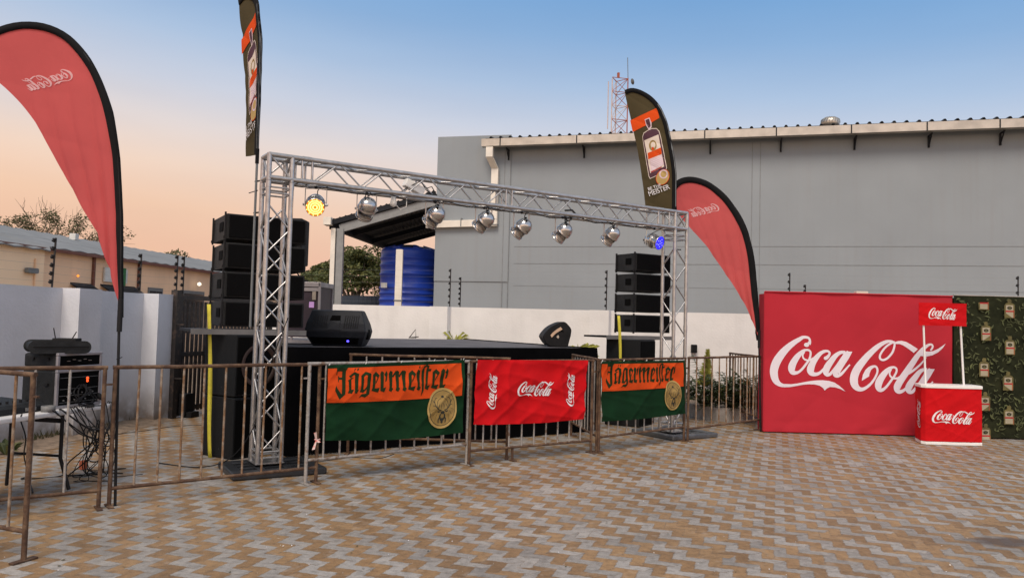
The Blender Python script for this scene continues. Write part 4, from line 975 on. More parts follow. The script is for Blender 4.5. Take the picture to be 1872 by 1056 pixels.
b = MB(); b.prism([back_pt(-.30, .03, .003), back_pt(.27, .03, .003), back_pt(.30, .115, .003), back_pt(-.33, .115, .003)], (0, .012, 0)); b.build('connector_panel', M['hole'], t)
b = MB(); b.lathe([(.016, 0), (.012, .008), (0, .012)], Matrix.Translation(back_pt(.155, .075, .006)) @ Matrix.Rotation(R(90), 4, 'X'), 12); b.build('status_light', M['led_b'], t)
b = MB(); b.rbox((.364, .13, .16), (.06, .16, .13), .03, axis='X'); b.build('side_handle', M['hole'], t)
b = MB(); b.tube([(-.33, .1, .02), (-.5, .0, .012), (-.8, .05, .012), (-1.1, -.1, .012), (-1.25, 0, .012)], .008, n=5); tag(b.build('monitor_cable', M['rubber'], t))
mc = P(1018, 633, 12.2); pr = [(235,590),(250,545),(280,500),(340,430),(400,380),(450,350),(510,320),(560,300),(600,288),(640,285),(670,295),(700,318),(735,355),(770,395),(785,425),(791,460),(780,550),(762,620),(745,690),(735,740),(715,768),(640,774),(560,775),(470,774),(400,768),(350,745),(310,710),(270,655)]
k_ = 1 / 10.56 * 12.2 / 1400
t = thing('stage_monitor', 'black wedge monitor seen from its side, at the right end of the stage', 'monitor speaker', (mc.x, mc.y, SZ), R(4), 'wedge monitors on the stage', local=True)
f3 = lambda x, y, d=0.0: ((x - 512) * k_, d, (776 - y) * k_)
b = MB(); b.prism([f3(*p) for p in pr], (0, .62, 0)); b.build('cabinet', M['black'], t, bevel=.012)
b = MB(); b.prism([f3(x, y, -.006) for x, y in ((380,550),(440,490),(510,435),(570,388),(615,430),(640,500),(600,470),(540,485),(470,530),(410,598))], (0, .012, 0)); b.build('handle_recess', M['hole'], t)
b = MB(); b.prism([f3(x, y, -.014) for x, y in ((382,548),(430,495),(500,435),(575,388),(612,432),(540,475),(470,525),(408,596))], (0, .010, 0)); b.build('handle', M['bronze'], t)
b = MB(); b.prism([f3(x, y, -.008) for x, y in ((498,575),(535,542),(552,578),(540,612),(515,600))], (0, .010, 0)); b.build('badge', M['galv'], t)

# ---- lighting truss
n0, n1 = G(470, 850, .07), G(1228, 791, .07)
dT = (n1 - n0); dT.z = 0; aT = rz_of(dT); dT.normalize(); nT = Vector((-dT.y, dT.x, 0))
hw = .121
T0 = n0 + dT * hw + nT * hw; T0.z = 0; LT = (n1 - n0).length; 
t = thing('lighting_truss', 'silver box truss goal post arch spanning the front of the stage', 'truss', tuple(T0), aT, local=True)
PT = TM(T0, aT); r1, r2 = .0255, .0095
ZT = 3.312; ZB = ZT - 2 * hw
for side, x0 in ((0, 0), (1, LT)):
    for sx_ in (-1, 1):
        for sy in (-1, 1):
            if sx_ == -1 and sy == -1: tw = None
    tw = MB()
    for (cx, cy) in ((-hw, -hw), (hw, -hw), (hw, hw), (-hw, hw)): pass
    b = MB(); b.box((x0, 0, .085), (.30, .30, .012)); tw = b.build('tower', M['alu'], t)
    for (cx, cy) in ((-hw, -hw), (hw, -hw), (hw, hw), (-hw, hw)):
        b = MB(); b.tube([(x0 + cx, cy, .08), (x0 + cx, cy, ZB - .05)], r1, n=12)
        for zz_ in (.12, 1.6, ZB - .07): b.tube([(x0 + cx, cy, zz_ - .035), (x0 + cx, cy, zz_ + .035)], r1 * 1.12, n=12)
        b.build('upright_tube', M['alu'], tw)
    b = MB(); z = .17; k = 0; st = .262
    cor = [(-hw, -hw), (hw, -hw), (hw, hw), (-hw, hw)]
    while z + st < ZB - .14:
        for i in range(4):
            a, c = cor[i], cor[(i + 1) % 4]
            if (k + i) % 2: a, c = c, a
            b.tube([(x0 + a[0], a[1], z), (x0 + c[0], c[1], z + st)], r2, n=6)
        z += st; k += 1
    for zz_ in (.14, .20, ZB - .16, ZB - .10):
        for i in range(4): a, c = cor[i], cor[(i + 1) % 4]; b.tube([(x0 + a[0], a[1], zz_), (x0 + c[0], c[1], zz_)], r2 * (1.3 if zz_ < 1 else 1), n=6)
    b.build('diagonal_braces', M['alu'], tw)
    # corner block
    b = MB()
    for (cx, cy) in cor: b.tube([(x0 + cx, cy, ZB - .03), (x0 + cx, cy, ZT + .01)], r1, n=12)
    for z in (ZB, ZT):
        for i in range(4): a, c = cor[i], cor[(i + 1) % 4]; b.tube([(x0 + a[0], a[1], z), (x0 + c[0], c[1], z)], r1, n=12)
    for i in range(4): a, c = cor[i], cor[(i + 1) % 4]; b.tube([(x0 + a[0], a[1], ZT), (x0 + c[0], c[1], ZB)], r2 * 1.2, n=6)
    b.build('corner_block', M['alu'], t)
b = MB(); b.box((LT / 2, 0, ZB - .002), (.05, .05, .01)); bm_ = b.build('beam', M['alu'], t)
for cy in (-hw, hw):
    for z in (ZT, ZB):
        b = MB(); b.tube([(hw, cy, z), (LT - hw, cy, z)], r1, n=12)
        for xx in (hw + .16, LT * .487, LT - hw - .3): b.tube([(xx - .05, cy, z), (xx + .05, cy, z)], r1 * 1.12, n=12)
        b.build('chord_tube', M['alu'], bm_)
b = MB(); K = int((LT - 2 * hw - .5) / .27); st = (LT - 2 * hw - .5) / K; x = hw + .25
for k in range(K):
    f = k % 2
    for cy in (-hw, hw): b.tube([(x, cy, ZT if f else ZB), (x + st, cy, ZB if f else ZT)], r2, n=6)
    for z in (ZT, ZB): b.tube([(x, -hw if f else hw, z), (x + st, hw if f else -hw, z)], r2 * .9, n=6)
    x += st
for xx in (hw + .11, hw + .22, LT * .487 - .045, LT * .487 + .045, LT - hw - .34, LT - hw - .12):
    for cy in (-hw, hw): b.tube([(xx, cy, ZB), (xx, cy, ZT)], r2 * 1.3, n=6)
    for z in (ZB, ZT): b.tube([(xx, -hw, z), (xx, hw, z)], r2, n=6)
b.build('diagonal_braces', M['alu'], bm_)
def ballast(cs, m, lab, grp):
    c0_, c1_, c2_ = cs; ex = (c1_ - c0_); ey = (c2_ - c0_); ex.z = ey.z = 0; W, D = ex.length, ey.length; a = rz_of(ex)
    t = thing('ballast_base', lab, 'base plate', tuple(c0_ * 1.0), a, grp, local=True); t.location.z = 0
    b = MB()
    for y in (.06, D - .06): b.box((W / 2, y, .035), (W, .12, .07))
    for x in (.06, W - .06): b.box((x, D / 2, .035), (.12, D - .24, .068))
    b.build('outer_frame', m, t, bevel=.018)
    b = MB()
    for f in (.35, .64): b.box((W * f, D / 2, .032), (.07, D - .24, .05))
    for f in (.3, .5, .72): b.box((W / 2, D * f, .030), (W - .24, .03, .046))
    b.build('cross_bars', m, t, bevel=.004)
    b = MB(); b.box((W / 2, D / 2, .006), (W - .2, D - .2, .008)); b.build('rubber_mat', M['hole'], t)
ballast((G(425, 880, .0), G(598, 866, .0), G(370, 852, .03)), M['ballast'], 'black slatted ballast base under the left truss tower', 'ballast bases of the truss')
ballast((G(1230, 806, .0), G(1313, 799, .0), G(1141, 792, .0)), M['ballast2'], 'grey slatted ballast base under the right truss tower', 'ballast bases of the truss')

# ---- par lamps
def solve_x(px):
    lo, hi = .2, LT - .1
    for _ in range(40):
        m_ = (lo + hi) / 2
        if proj(PT @ Vector((m_, -.0, 2.9)))[0] < px: lo = m_
        else: hi = m_
    return lo
lab = ['lit yellow par lamp facing forward, nearest the left truss tower', 'unlit silver par lamp, second from the left tower, beside the yellow lit one', 'unlit silver par lamp, third from the left tower, before the canopy roof',
       'unlit silver par lamp, fourth from the left tower, beside the warehouse downpipe', 'unlit silver par lamp at the middle joint of the beam, fifth from the left tower', 'unlit silver par lamp with a reddish sheen, sixth from the left tower',
       'unlit silver par lamp next to the blue one, above the right speaker stack', 'lit blue par lamp nearest the right truss tower']
dirs = [(.20, -.88, -.42), (-.36, .62, -.62), (-.62, .50, -.60), (-.66, .42, -.62), (-.68, .40, -.60), (-.62, .42, -.66), (-.55, .50, -.66), (.66, -.70, -.30)]
pxs = [(577, 374), (670, 383), (794, 397), (884, 406), (953, 418), (1028, 426), (1116, 432), (1196, 441)]
SX = []
for i, ((px, py), d) in enumerate(zip(pxs, dirs)):
    x = solve_x(px); pz = PL(px, py, PT @ Vector((0, 0, 0)), nT).z
    cW = PT @ Vector((x, 0, pz)); d = Vector(d).normalized()
    top = PT @ Vector((x, 0, ZB - r1))
    t = thing('par_lamp', lab[i], 'stage lamp', tuple(top), aT if i else 0.0, 'par lamps hung along the truss beam')
    q = Vector((0, 0, 1)).rotation_difference(d).to_matrix().to_4x4(); T = Matrix.Translation(cW) @ q
    sc = .93
    b = MB(); b.lathe([(0, -.165), (.045, -.158), (.082, -.135), (.104, -.098), (.112, -.055), (.112, -.03), (.117, -.026), (.117, -.012), (.110, -.008), (.103, .0), (.100, .10), (.108, .104), (.110, .116), (.104, .118)] if True else [], T @ Matrix.Scale(sc, 4), 32)
    hs = b.build('housing', M['chrome'], t)
    for s_ in (-1, 1):
        b = MB(); b.tube([T @ Vector((.028 * s_, -.06, -.152)), T @ Vector((.028 * s_, -.055, -.145))], .014, n=10); b.build('vent_hole', M['hole'], hs)
    b = MB()
    if i in (0, 7):
        A_, B_ = (M['lampo'], M['lampy']) if i == 0 else (M['lampb'], M['lampbb'])
        b.lathe([(.098, .10), (.060, .103), (0, .104)], T, 28, A_)
        if i == 0:
            for r_ in (.016, .042, .066): b.lathe([(r_, .106), (r_ + .010, .107), (r_ + .0145, .106)], T, 20, B_)
            for k in range(12):
                a = k * 6.283 / 12; b.tube([T @ Vector((.088 * math.cos(a), .088 * math.sin(a), .108)), T @ Vector((.097 * math.cos(a + .05), .097 * math.sin(a + .05), .109))], .006, B_, n=5)
        else:
            for k in range(9):
                a = k * 2.4; r_ = .024 * math.sqrt(k + .3); b.lathe([(.009, .107), (0, .109)], T @ Matrix.Translation((r_ * math.cos(a), r_ * math.sin(a), 0)), 8, B_)
    else: b.lathe([(.102, .085), (.05, .080), (0, .078)], T, 24, M['glass'])
    b.build('lens', None, t)
    # yoke
    ya = Vector((math.cos(aT if i else 0), math.sin(aT if i else 0), 0)); b = MB(); hz_ = top.z - .02
    if i == 7: ya = Vector((1, .1, 0)).normalized()
    for s_ in (-1, 1):
        e = cW + ya * s_ * .118; u_ = Vector((cW.x, cW.y, 0)) + ya * s_ * .118; w = .012
        p0, p1 = Vector((u_.x, u_.y, hz_)), e - Vector((0, 0, .02)); s2 = Vector((-ya.y, ya.x, 0)) * w
        b.prism([p0 - s2, p0 + s2, p1 + s2, p1 - s2], ya * .004)
        b.tube([e - ya * .01, e + ya * s_ * .02], .014, n=8)
    p0 = Vector((cW.x, cW.y, hz_)); s2 = Vector((-ya.y, ya.x, 0)) * .012
    b.prism([p0 - ya * .12 - s2, p0 + ya * .12 - s2, p0 + ya * .12 + s2, p0 - ya * .12 + s2], (0, 0, .004)); b.build('yoke', M['whitepaint'] if i == 7 else M['alu'], t)
    b = MB(); b.tube([p0, p0 + Vector((0, 0, .03))], .018, n=8); b.build('clamp', M['rubber'], t)
    b = MB(); bk = T @ Vector((0, -.07 if i else .07, -.13)); b.tube([bk, bk + Vector((0, 0, .05)), bk + Vector((.02, .02, .09)), p0 + ya * .07 + Vector((0, 0, .0)), p0 + ya * .12 + Vector((0, .05, .04))], .0055, n=5); b.build('cable', M['rubber'], t)
    SX.append(x)
def pt(x, y, z): return PT @ Vector((x, y, z))
xa_ = solve_x(750); t = thing('control_box', 'white junction box and looped cables lying inside the beam near its left half', 'control box', tuple(pt(xa_, 0, ZB)), aT)
b = MB(); b.box(None, (.26, .10, .10), mx=TM(pt(xa_ + .05, .03, ZB + .12), aT) @ Matrix.Rotation(R(22), 4, 'Y')); b.build('case', M['plastic'], t, bevel=.01)
b = MB(); b.tube([pt(xa_ - .3, 0, ZB + .01), pt(xa_ - .15, .02, ZB + .02), pt(xa_ - .05, 0, ZB + .1), pt(xa_ + .1, -.05, ZB + .19), pt(xa_ + .2, 0, ZB + .1), pt(xa_ + .32, .03, ZB + .05)], .006, n=5); b.tube([pt(xa_ + .2, 0, ZB + .12), pt(xa_ + .3, .05, ZB + .16), pt(xa_ + .38, .05, ZB + .05)], .006, n=5)
b.build('looped_cables', M['rubber'], t)
xa_ = solve_x(722); t = thing('camera_head', 'small round white device hanging under the beam between two par lamps', 'device', tuple(pt(xa_, 0, ZB - .03)), aT)
b = MB(); b.lathe([(0, -.09), (.035, -.075), (.042, -.04), (.03, -.0), (.03, .03)], Matrix.Translation(pt(xa_, .05, ZB - .05)), 16); b.build('head', M['plastic'], t)
b = MB(); b.tube([pt(xa_ + .02, .05, ZB - .10), pt(xa_ + .09, .05, ZB - .16), pt(xa_ + .17, .05, ZB - .12), pt(xa_ + .17, .05, ZB - .02)], .006, n=5); b.build('white_cable', M['plastic'], t)
xa_ = solve_x(1045); t = thing('cable_coil', 'black plug and coiled cable strapped on the beam above the sixth lamp', 'cable', tuple(pt(xa_, 0, ZB)), aT)
b = MB(); b.tube([pt(xa_ - .12, 0, ZB + .07), pt(xa_ + .02, .02, ZB + .09), pt(xa_ + .1, .02, ZB + .03), pt(xa_ + .3, 0, ZB + .03), pt(xa_ + .5, .04, ZB + .02)], .012, n=6)
for k in range(3): b.tube([pt(xa_ - .05 + .05 * math.cos(a * .7), .02 * k, ZB - .02 + .045 * math.sin(a * .7)) for a in range(10)], .006, n=5)
b.build('coil', M['rubber'], t)
b = MB(); pts = []
for k in range(60):
    f = k / 59; pts.append(pt(.4 + (LT - .8) * f, -.04 + .05 * math.sin(f * 33), ZB - .035 + .018 * math.sin(f * 47)))
b.tube(pts, .006, n=5); tag(b.build('beam_cable', M['rubber']), 'thin black cable running loosely along the lower truss beam', 'cable')
b = MB(); q0 = pt(hw + .01, -hw - .03, 1.0); pts = [q0 + Vector((0, 0, .6)), q0 + Vector((-.16, -.02, .1)), q0 + Vector((-.26, -.05, -.45)), q0 + Vector((-.5, -.05, -.85)), q0 + Vector((-.85, 0, -.985)), q0 + Vector((-1.4, .2, -.99))]
b.tube([tuple(x for x in p) for p in catmull([tuple(p) for p in pts], 8)] if False else [Vector(p) for p in catmull([tuple(p) for p in pts], 8)], .006, n=5); tag(b.build('power_cable', M['rubber']), 'thin black cable hanging from the left tower down to the paving', 'cable')

# ---- crowd barriers
def barrier(a, c, H, zl, bars, m1, m2, lab, post=(1, 1), feet=True, rr=.0165, mid=None, foot_dir=1):
    d = c - a; d.z = 0; L = d.length; t = thing('crowd_barrier', lab, 'barrier', tuple(a), rz_of(d), 'steel crowd barriers', local=True)
    b = MB(); b.tube([(-.02, 0, H), (L * .3, 0, H - .002), (L * .7, 0, H + .003), (L + .02, 0, H)], rr, n=10); b.build('top_rail', m1, t)
    b = MB(); b.tube([(0, 0, zl), (L, 0, zl)], rr * .92, n=10); b.build('bottom_rail', m1, t)
    for i, (x, on_) in enumerate(((0, post[0]), (L, post[1]))):
        if not on_: continue
        b = MB(); b.tube([(x, 0, .012), (x, 0, H)], rr * 1.05, n=10); p = b.build('post', m1, t)
        b = MB(); b.box((x, .0, .008), (.045, .17, .014)); b.build('foot', m1, p, bevel=.004)
        b = MB(); b.box((x - .03 * (1 if i == 0 else -1), 0, H - .14), (.05, .02, .014)); b.build('hook', m1, p)
    if mid: b = MB(); b.tube([(mid, .01, .01), (mid, .01, zl)], rr * .9, n=8); b.box((mid, 0, .008), (.05, .1, .012)); b.build('middle_leg', m1, t)
    for x in bars:
        b = MB(); b.tube([(x * L + .0, 0, zl), (x * L + random.uniform(-.006, .006), 0, H)], rr * .62, n=8); b.build('bar', m2, t)
    return t
HB = 1.15
def ev(n, off=.0): return [(i + 1) / (n + 1) + off for i in range(n)]
A1 = G(43, 1026); A0 = A1 + (G(0, 1004, .16) - G(43, 1026 - 46, .16)).normalized() * 0
A0 = A1 + Vector((-1.6, -.95, 0)) * 0
pA = G(0, 972, .19); pA2 = G(43, 980, .19); dA = (pA - pA2); dA.z = 0; dA.normalize(); A0 = A1 + dA * 1.9
barrier(A0, A1, HB + .04, .19, [.08, .2, .32, .44, .56, .68, .80, .915], M['rust'], M['rust2'], 'rusty barrier cut off by the left edge, nearest the camera')
B1 = G(187, 929); dB = (G(0, 911, .15) - G(187, 893.5, .15)); dB.z = 0; dB.normalize(); B0 = B1 + dB * 1.9
barrier(B0, B1 + dB * .03, HB, .15, [.12, .25, .38, .50, .60, .74, .865], M['rust'], M['palerust'], 'rusty barrier with pale bars in front of the equipment table')
C0 = G(199, 926); C1 = G(577, 882)
barrier(C0, C1, HB, .15, ev(9), M['rust'], M['rust2'], 'rusty barrier in front of the left speakers and truss tower')
D0 = G(558, 885); D1 = G(855, 849)
barrier(D0, D1 - (D1 - D0).normalized() * .02, HB + .01, .23, ev(10), M['palerust'], M['palerust'], 'pale worn barrier carrying the left green and orange banner')
E0 = G(857, 850); E1 = G(1080, 828)
barrier(E0, E1, HB + .01, .16, ev(9), M['rust'], M['palerust'], 'rusty barrier carrying the red banner', mid=.60)
G0 = G(640, 826); G0 = P(640, 700, 9.2); G0.z = 0; G1 = G(926, 838)
barrier(G0, G1, HB + .03, .2, ev(9), M['rust'], M['palerust'], 'rusty barrier standing between the banners and the stage skirt')
Fb = P(1046, 700, 11.15); Fb.z = 0; F0 = G(1090, 826)
barrier(Fb, F0, HB + .02, .2, ev(8), M['rust'], M['palerust'], 'rusty barrier returning from the red banner back to the stage')
Hb0 = G(1094, 828); Hb1 = G(1250, 806)
barrier(Hb0, Hb1, HB + .02, .2, ev(9), M['rust'], M['palerust'], 'rusty barrier carrying the right green and orange banner')
I0 = G(1257, 807); I1 = G(1389, 787)
barrier(I0, I1, HB + .03, .18, ev(9), M['rust'], M['rust2'], 'rusty barrier in front of the shrubs, left of the crimson backdrop')
J0 = P(1334, 700, 13.9); J0.z = 0
barrier(J0, I1 + Vector((.02, .1, 0)), HB + .02, .2, ev(9), M['rust'], M['rust2'], 'rusty barrier returning beside the shrubs towards the white wall')
c = G(570, 780, .42); c = D0.lerp(D1, .02) + Vector((0, -.03, .42)); c = C1 + Vector((0, -.03, .42))
t = thing('tied_tape', 'red and white tape tied round the barrier post', 'tape', tuple(c)); b = MB()
b.tube([c + Vector((.024 * math.cos(a), .035 + .03 * math.sin(a), 0)) for a in [k * .7 for k in range(10)]], .008, n=5)
for e in ((-.02, -.03, -.09), (-.01, -.02, .075), (.035, -.02, -.02)):
    e = c + Vector(e); w = Vector((.014, 0, .004)); b.add([c - w * .5, c + w * .5, e + w, e - w], [(0, 1, 2, 3)], M['ribbon'])
b.build('knot', M['ribbon'], t)

# ---- banners on the barriers
def banner_fn(a, c, tl, tr, br, bl, amp, seed):
    n = (c - a); n.z = 0; n.normalize(); n = Vector((n.y, -n.x, 0)); p0 = a + n * .036
    q = [PL(*p, p0, n) for p in (tl, tr, br, bl)]
    Wm = (q[1] - q[0]).length; Hm = ((q[0] - q[3]).length + (q[1] - q[2]).length) / 2
    def fn(u, v):                      # u 0..Wm from left, v 0..Hm from the bottom
        f, g_ = u / Wm, v / Hm
        p = q[3].lerp(q[2], f).lerp(q[0].lerp(q[1], f), g_)
        s_ = Vector((u * 1.0 + seed, v, seed))
        dgn = math.sin((u * .75 + v * 1.9 + seed) * 6.0 + 2.2 * mnoise.noise(s_ * 1.3)) * (1 - .55 * g_)
        w = amp * (dgn * .5 + 1.1 * mnoise.noise(Vector((u * 2.2 + seed, v * 5, 0))) + .35 * mnoise.noise(Vector((u * 8, v * 3, seed))) + 1.25 * folds(u, v, seed))
        sag = -.022 * math.sin(math.pi * f * 1.0) * (1 - g_) * (1 + .4 * math.sin(seed))
        return p + n * (w + amp * .5) + Vector((0, 0, sag))
    return fn, n, Wm, Hm
def frak_banner(a, c, cor, lab, seed):
    fn, n, W, H = banner_fn(a, c, *cor, .015, seed); t = thing('banner', lab, 'banner', tuple(a + n * .03), 0, 'cloth banners tied to the barriers')
    sh = Sheet(fn, n, .006); sh.grid(0, W, 0, H, 110, 50, M['green'])
    top = H * .955; mid = H * .50
    sh.lay = 1; o = sh.poly([(0, mid), (W * .978, mid + .01), (W * .972, top), (0.0, top)], M['orange'], .05)
    sx_ = W * .86 / 3400; sy_ = H * .455 / 830
    sh.lay = 2
    for pgl in FRAK: sh.poly([(W * .045 + (x - 138) * sx_, H * 1.0 - .038 - (y - 165) * sy_) for x, y in pgl], M['fraktur'], .04)
    cx, cy, r = W * .825, H * .365, H * .272; ry = r * 1.0; rx = r * .93
    D = lambda x, y: (cx + x * rx, cy + y * ry)
    sh.lay = 3; sh.disc(cx, cy, rx, ry, M['goldlt'], L=.05); sh.lay = 4; sh.disc(cx, cy, rx * .88, ry * .88, M['ink'], L=.05); sh.lay = 5; sh.disc(cx, cy, rx * .85, ry * .85, M['gold'], L=.05)
    sh.lay = 6
    for sgn in (-1, 1):                # stag head: antlers, ears, muzzle, ruff, rays
        rb = lambda pts: sh.ribbon([(*D(sgn * x, y), w * rx) for x, y, w in pts], M['ink'], n=4)
        rb([(.10, -.10, .06), (.32, -.04, .05), (.48, .10, .05), (.55, .28, .05), (.52, .42, .04)]); rb([(.36, .0, .03), (.30, .12, .03), (.24, .22, .02)])
        rb([(.47, .10, .03), (.60, .16, .03), (.68, .16, .02)]); rb([(.55, .28, .03), (.64, .38, .03), (.66, .46, .02)]); rb([(.52, .42, .03), (.44, .50, .03), (.34, .52, .02)])
        rb([(.42, .05, .02), (.36, .3, .03), (.22, .44, .02), (.08, .48, .02)])
        rb([(.16, -.14, .05), (.30, -.16, .07), (.36, -.10, .03)]); rb([(.05, -.60, .09), (.16, -.42, .10), (.12, -.28, .06)]); rb([(.22, -.72, .05), (.24, -.55, .07), (.16, -.42, .06)])
        rb([(.45, -.12, .015), (.62, -.32, .015)]); rb([(.38, -.28, .012), (.50, -.66, .012)]); rb([(.55, .0, .012), (.76, -.10, .012)]); rb([(.06, -.05, .02), (.10, .12, .03), (.05, .26, .02)])
    sh.poly([D(x, y) for x, y in ((-.14, -.18), (-.10, -.28), (.10, -.28), (.14, -.18), (.06, -.13), (-.06, -.13))], M['ink'], .05)
    sh.poly([D(x, y) for x, y in ((-.05, .62), (.05, .62), (.10, .54), (.0, .50), (-.10, .54))], M['ink'], .05)
    sh.poly([D(x, y) for x, y in ((-.05, -.48), (.05, -.48), (.07, -.70), (0, -.76), (-.07, -.70))], M['ink'], .05)
    sh.mb.build('printed_cloth', M['green'], t)
    for f in (.005, .25, .5, .75, .985):
        p = fn(W * f, H * .995); b = MB(); b.tube([p + Vector((.01 * math.cos(a_), .018 * math.sin(a_) + .02, .02 * math.cos(a_ * 1.0))) for a_ in [k * .8 for k in range(9)]], .003, n=4); b.build('cable_tie', M['plastic'], t)
frak_banner(D0, D1, ((597, 667), (848, 657), (843, 790), (592, 804)), 'green and orange banner with black-letter word on the left pale barrier', 1.0)
frak_banner(Hb0, Hb1, ((1098, 660), (1250, 658), (1251, 755), (1098, 770)), 'green and orange banner with black-letter word in front of the right truss tower', 5.2)
fn, n, W, H = banner_fn(E0, E1, (869, 657), (1072, 658), (1065, 765), (863, 775), .017, 3.1)
t = thing('banner', 'bright red banner with three white script logos on the middle barrier', 'banner', tuple(E0 + n * .03), 0, 'cloth banners tied to the barriers')
sh = Sheet(fn, n, .005); sh.grid(0, W, 0, H, 110, 50, M['redA'])
script(sh, W * .355, H * .665, W * .335, M['whiteprint'], dot=True)
for f in (.135, .845): script(sh, W * (f - .035), H * .235, H * .56, M['whiteprint'], dot=True, rot=R(90), h=H * .175)
sh.mb.build('printed_cloth', M['redA'], t)

# ---- big fabric backdrops
YB = G(1395, 790).y; q0 = P(1395, 790, YB); q1 = P(1741, 660, YB - .04); ztop = P(1560, 537, YB).z
t = thing('backdrop', 'large crimson fabric backdrop wall with a big white script logo', 'backdrop', (q0.x, YB, 0))
W = q1.x - q0.x; H = ztop - .02
def fnb(u, v):
    w = .008 * math.sin(u * 9 + v * 2) * math.exp(-abs(v - H) * 5) + .012 * mnoise.noise(Vector((u * 1.2, v * 1.1, 4))) + .008 * folds(u, v, 1.5, f=.9) * (1.3 - v / H) + .016 * mnoise.noise(Vector((u * 3.5, v * 9, 1))) * math.exp(-v * 7)
    return Vector((q0.x + u, YB - .0 + w - .04 * u / W, .02 + v))
sh = Sheet(fnb, (0, -1, 0), .003); sh.grid(0, W, 0, H, 160, 110, M['redB'])
l0 = P(1408, 611, YB); l1 = P(1726, 700, YB); l2 = P(1560, 713, YB)
script(sh, l0.x - q0.x, l0.z - .02, l1.x - l0.x, M['pinkwhite'], h=(l0.z - P(1408, 713, YB).z) * .985, rot=R(-.35), n=8)
sh.mb.build('printed_cloth', M['redB'], t)
b = MB(); b.box((q0.x + W / 2, YB + .16, H / 2), (W - .02, .28, H - .02)); b.build('frame', M['redB'], t)
b = MB(); b.tube([(q0.x, YB - .01, H + .02), (q0.x + W, YB - .05, H + .02)], .011, n=6); b.tube([(q0.x, YB - .0, .03), (q0.x, YB, H + .02)], .010, n=6); b.build('seam', M['redB'], t)
g0 = q0.x + W + .01; g1_ = P(1990, 560, YB).x; Wg = g1_ - g0; zg = P(1800, 541, YB - .08).z
t = thing('backdrop', 'dark green backdrop printed with bottles and leaves, cut off by the right edge', 'backdrop', (g0, YB - .08, 0))
def fng(u, v): return Vector((g0 + u, YB - .06 + .014 * mnoise.noise(Vector((u * 2.0, v * 1.3, 9))) + .02 * mnoise.noise(Vector((u * 4, v * 8, 2))) * math.exp(-v * 5), .02 + v))
Hg = zg - .02; sh = Sheet(fng, (0, -1, 0), .003); sh.grid(0, Wg, 0, Hg, 50, 50, M['camo'])
rnd = random.Random(21)
def leaf(cx, cy, l, a, w, m):
    c_, s_ = math.cos(a), math.sin(a); K = 7; up_ = [(l * k / K, w * math.sin(math.pi * k / K) + w * .5 * math.sin(math.pi * k / K)) for k in range(K + 1)]; dn = [(l * k / K, w * .5 * math.sin(math.pi * k / K) - w * .4 * math.sin(math.pi * k / K)) for k in range(K, -1, -1)]
    pts = [(cx + x * c_ - y * s_, cy + x * s_ + y * c_) for x, y in up_ + dn[1:-1]]
    if all(.02 < p[0] < Wg - .02 and .02 < p[1] < Hg - .02 for p in pts): sh.poly(pts, m, .1)
for k in range(620): leaf(rnd.uniform(0, Wg), rnd.uniform(0, Hg), rnd.uniform(.04, .12), rnd.uniform(0, 6.28), rnd.uniform(.006, .022), M['leafp2'] if rnd.random() < .72 else M['leafp'])
for k in range(120):
    cx, cy, a = rnd.uniform(.1, Wg - .15), rnd.uniform(.1, Hg - .15), rnd.uniform(0, 6.28); r_ = rnd.uniform(.03, .07)
    pts = [(cx + r_ * (1 - .1 * j) * math.cos(a + j * .55), cy + r_ * (1 - .1 * j) * math.sin(a + j * .55), .008) for j in range(6)]
    sh.ribbon(pts, M['leafp2'] if k % 3 else M['leafp'], n=3)
def bottle(cx, cy, s, cut):
    q = lambda pts: [(cx + x * s, cy + y * s) for x, y in pts]
    inb = lambda y: .03 < cy + y * s < Hg - .03
    if not (inb(1.35)):
        if not inb(.5): return
    if cx - .4 * s < .02: return
    sh.lay = 1; sh.poly(q([(-.38, 0), (.38, 0), (.40, .95), (.30, 1.10), (.14, 1.16), (-.14, 1.16), (-.30, 1.10), (-.40, .95)] if inb(1.35) else [(-.38, 0), (.38, 0), (.40, .55), (-.40, .55)]), M['bottleg'], .1)
    if inb(1.42): sh.poly(q([(-.10, 1.14), (.10, 1.14), (.17, 1.28), (.10, 1.42), (-.10, 1.42), (-.17, 1.28)]), M['bottleg'], .1)
    low = [(-.28, .06), (.28, .06), (.28, .46), (-.28, .46)] if cut == 0 else ([(-.28, .02), (-.20, .02), (.28, .36), (.28, .46), (-.28, .46)] if cut == 1 else [(.28, .02), (.20, .02), (-.28, .36), (-.28, .46), (.28, .46)])
    sh.lay = 2; sh.poly(q(low), M['labelc'], .1)
    if cy + .48 * s < Hg - .03: sh.lay = 3; sh.poly(q([(-.30, .45), (.32, .45), (.32, .56), (-.30, .56)]), M['labelr'], .1)
    if inb(.96):
        sh.lay = 2; sh.poly(q([(-.28, .56), (.28, .56), (.28, .98), (-.28, .98)]), M['labelc'], .1); sh.lay = 3; sh.disc(cx, cy + .76 * s, .19 * s, .13 * s, M['ink'], L=.1, n=12); sh.lay = 4; sh.disc(cx, cy + .76 * s, .10 * s, .07 * s, M['bottleg'], L=.1, n=10)
    sh.lay = 2; sh.poly(q([(.28, .0), (.36, .02), (.36, .60), (.28, .60)]), M['botside'], .1)
pm = lambda px, py: (P(px, py, YB - .08).x - g0, P(px, py, YB - .08).z - .02)
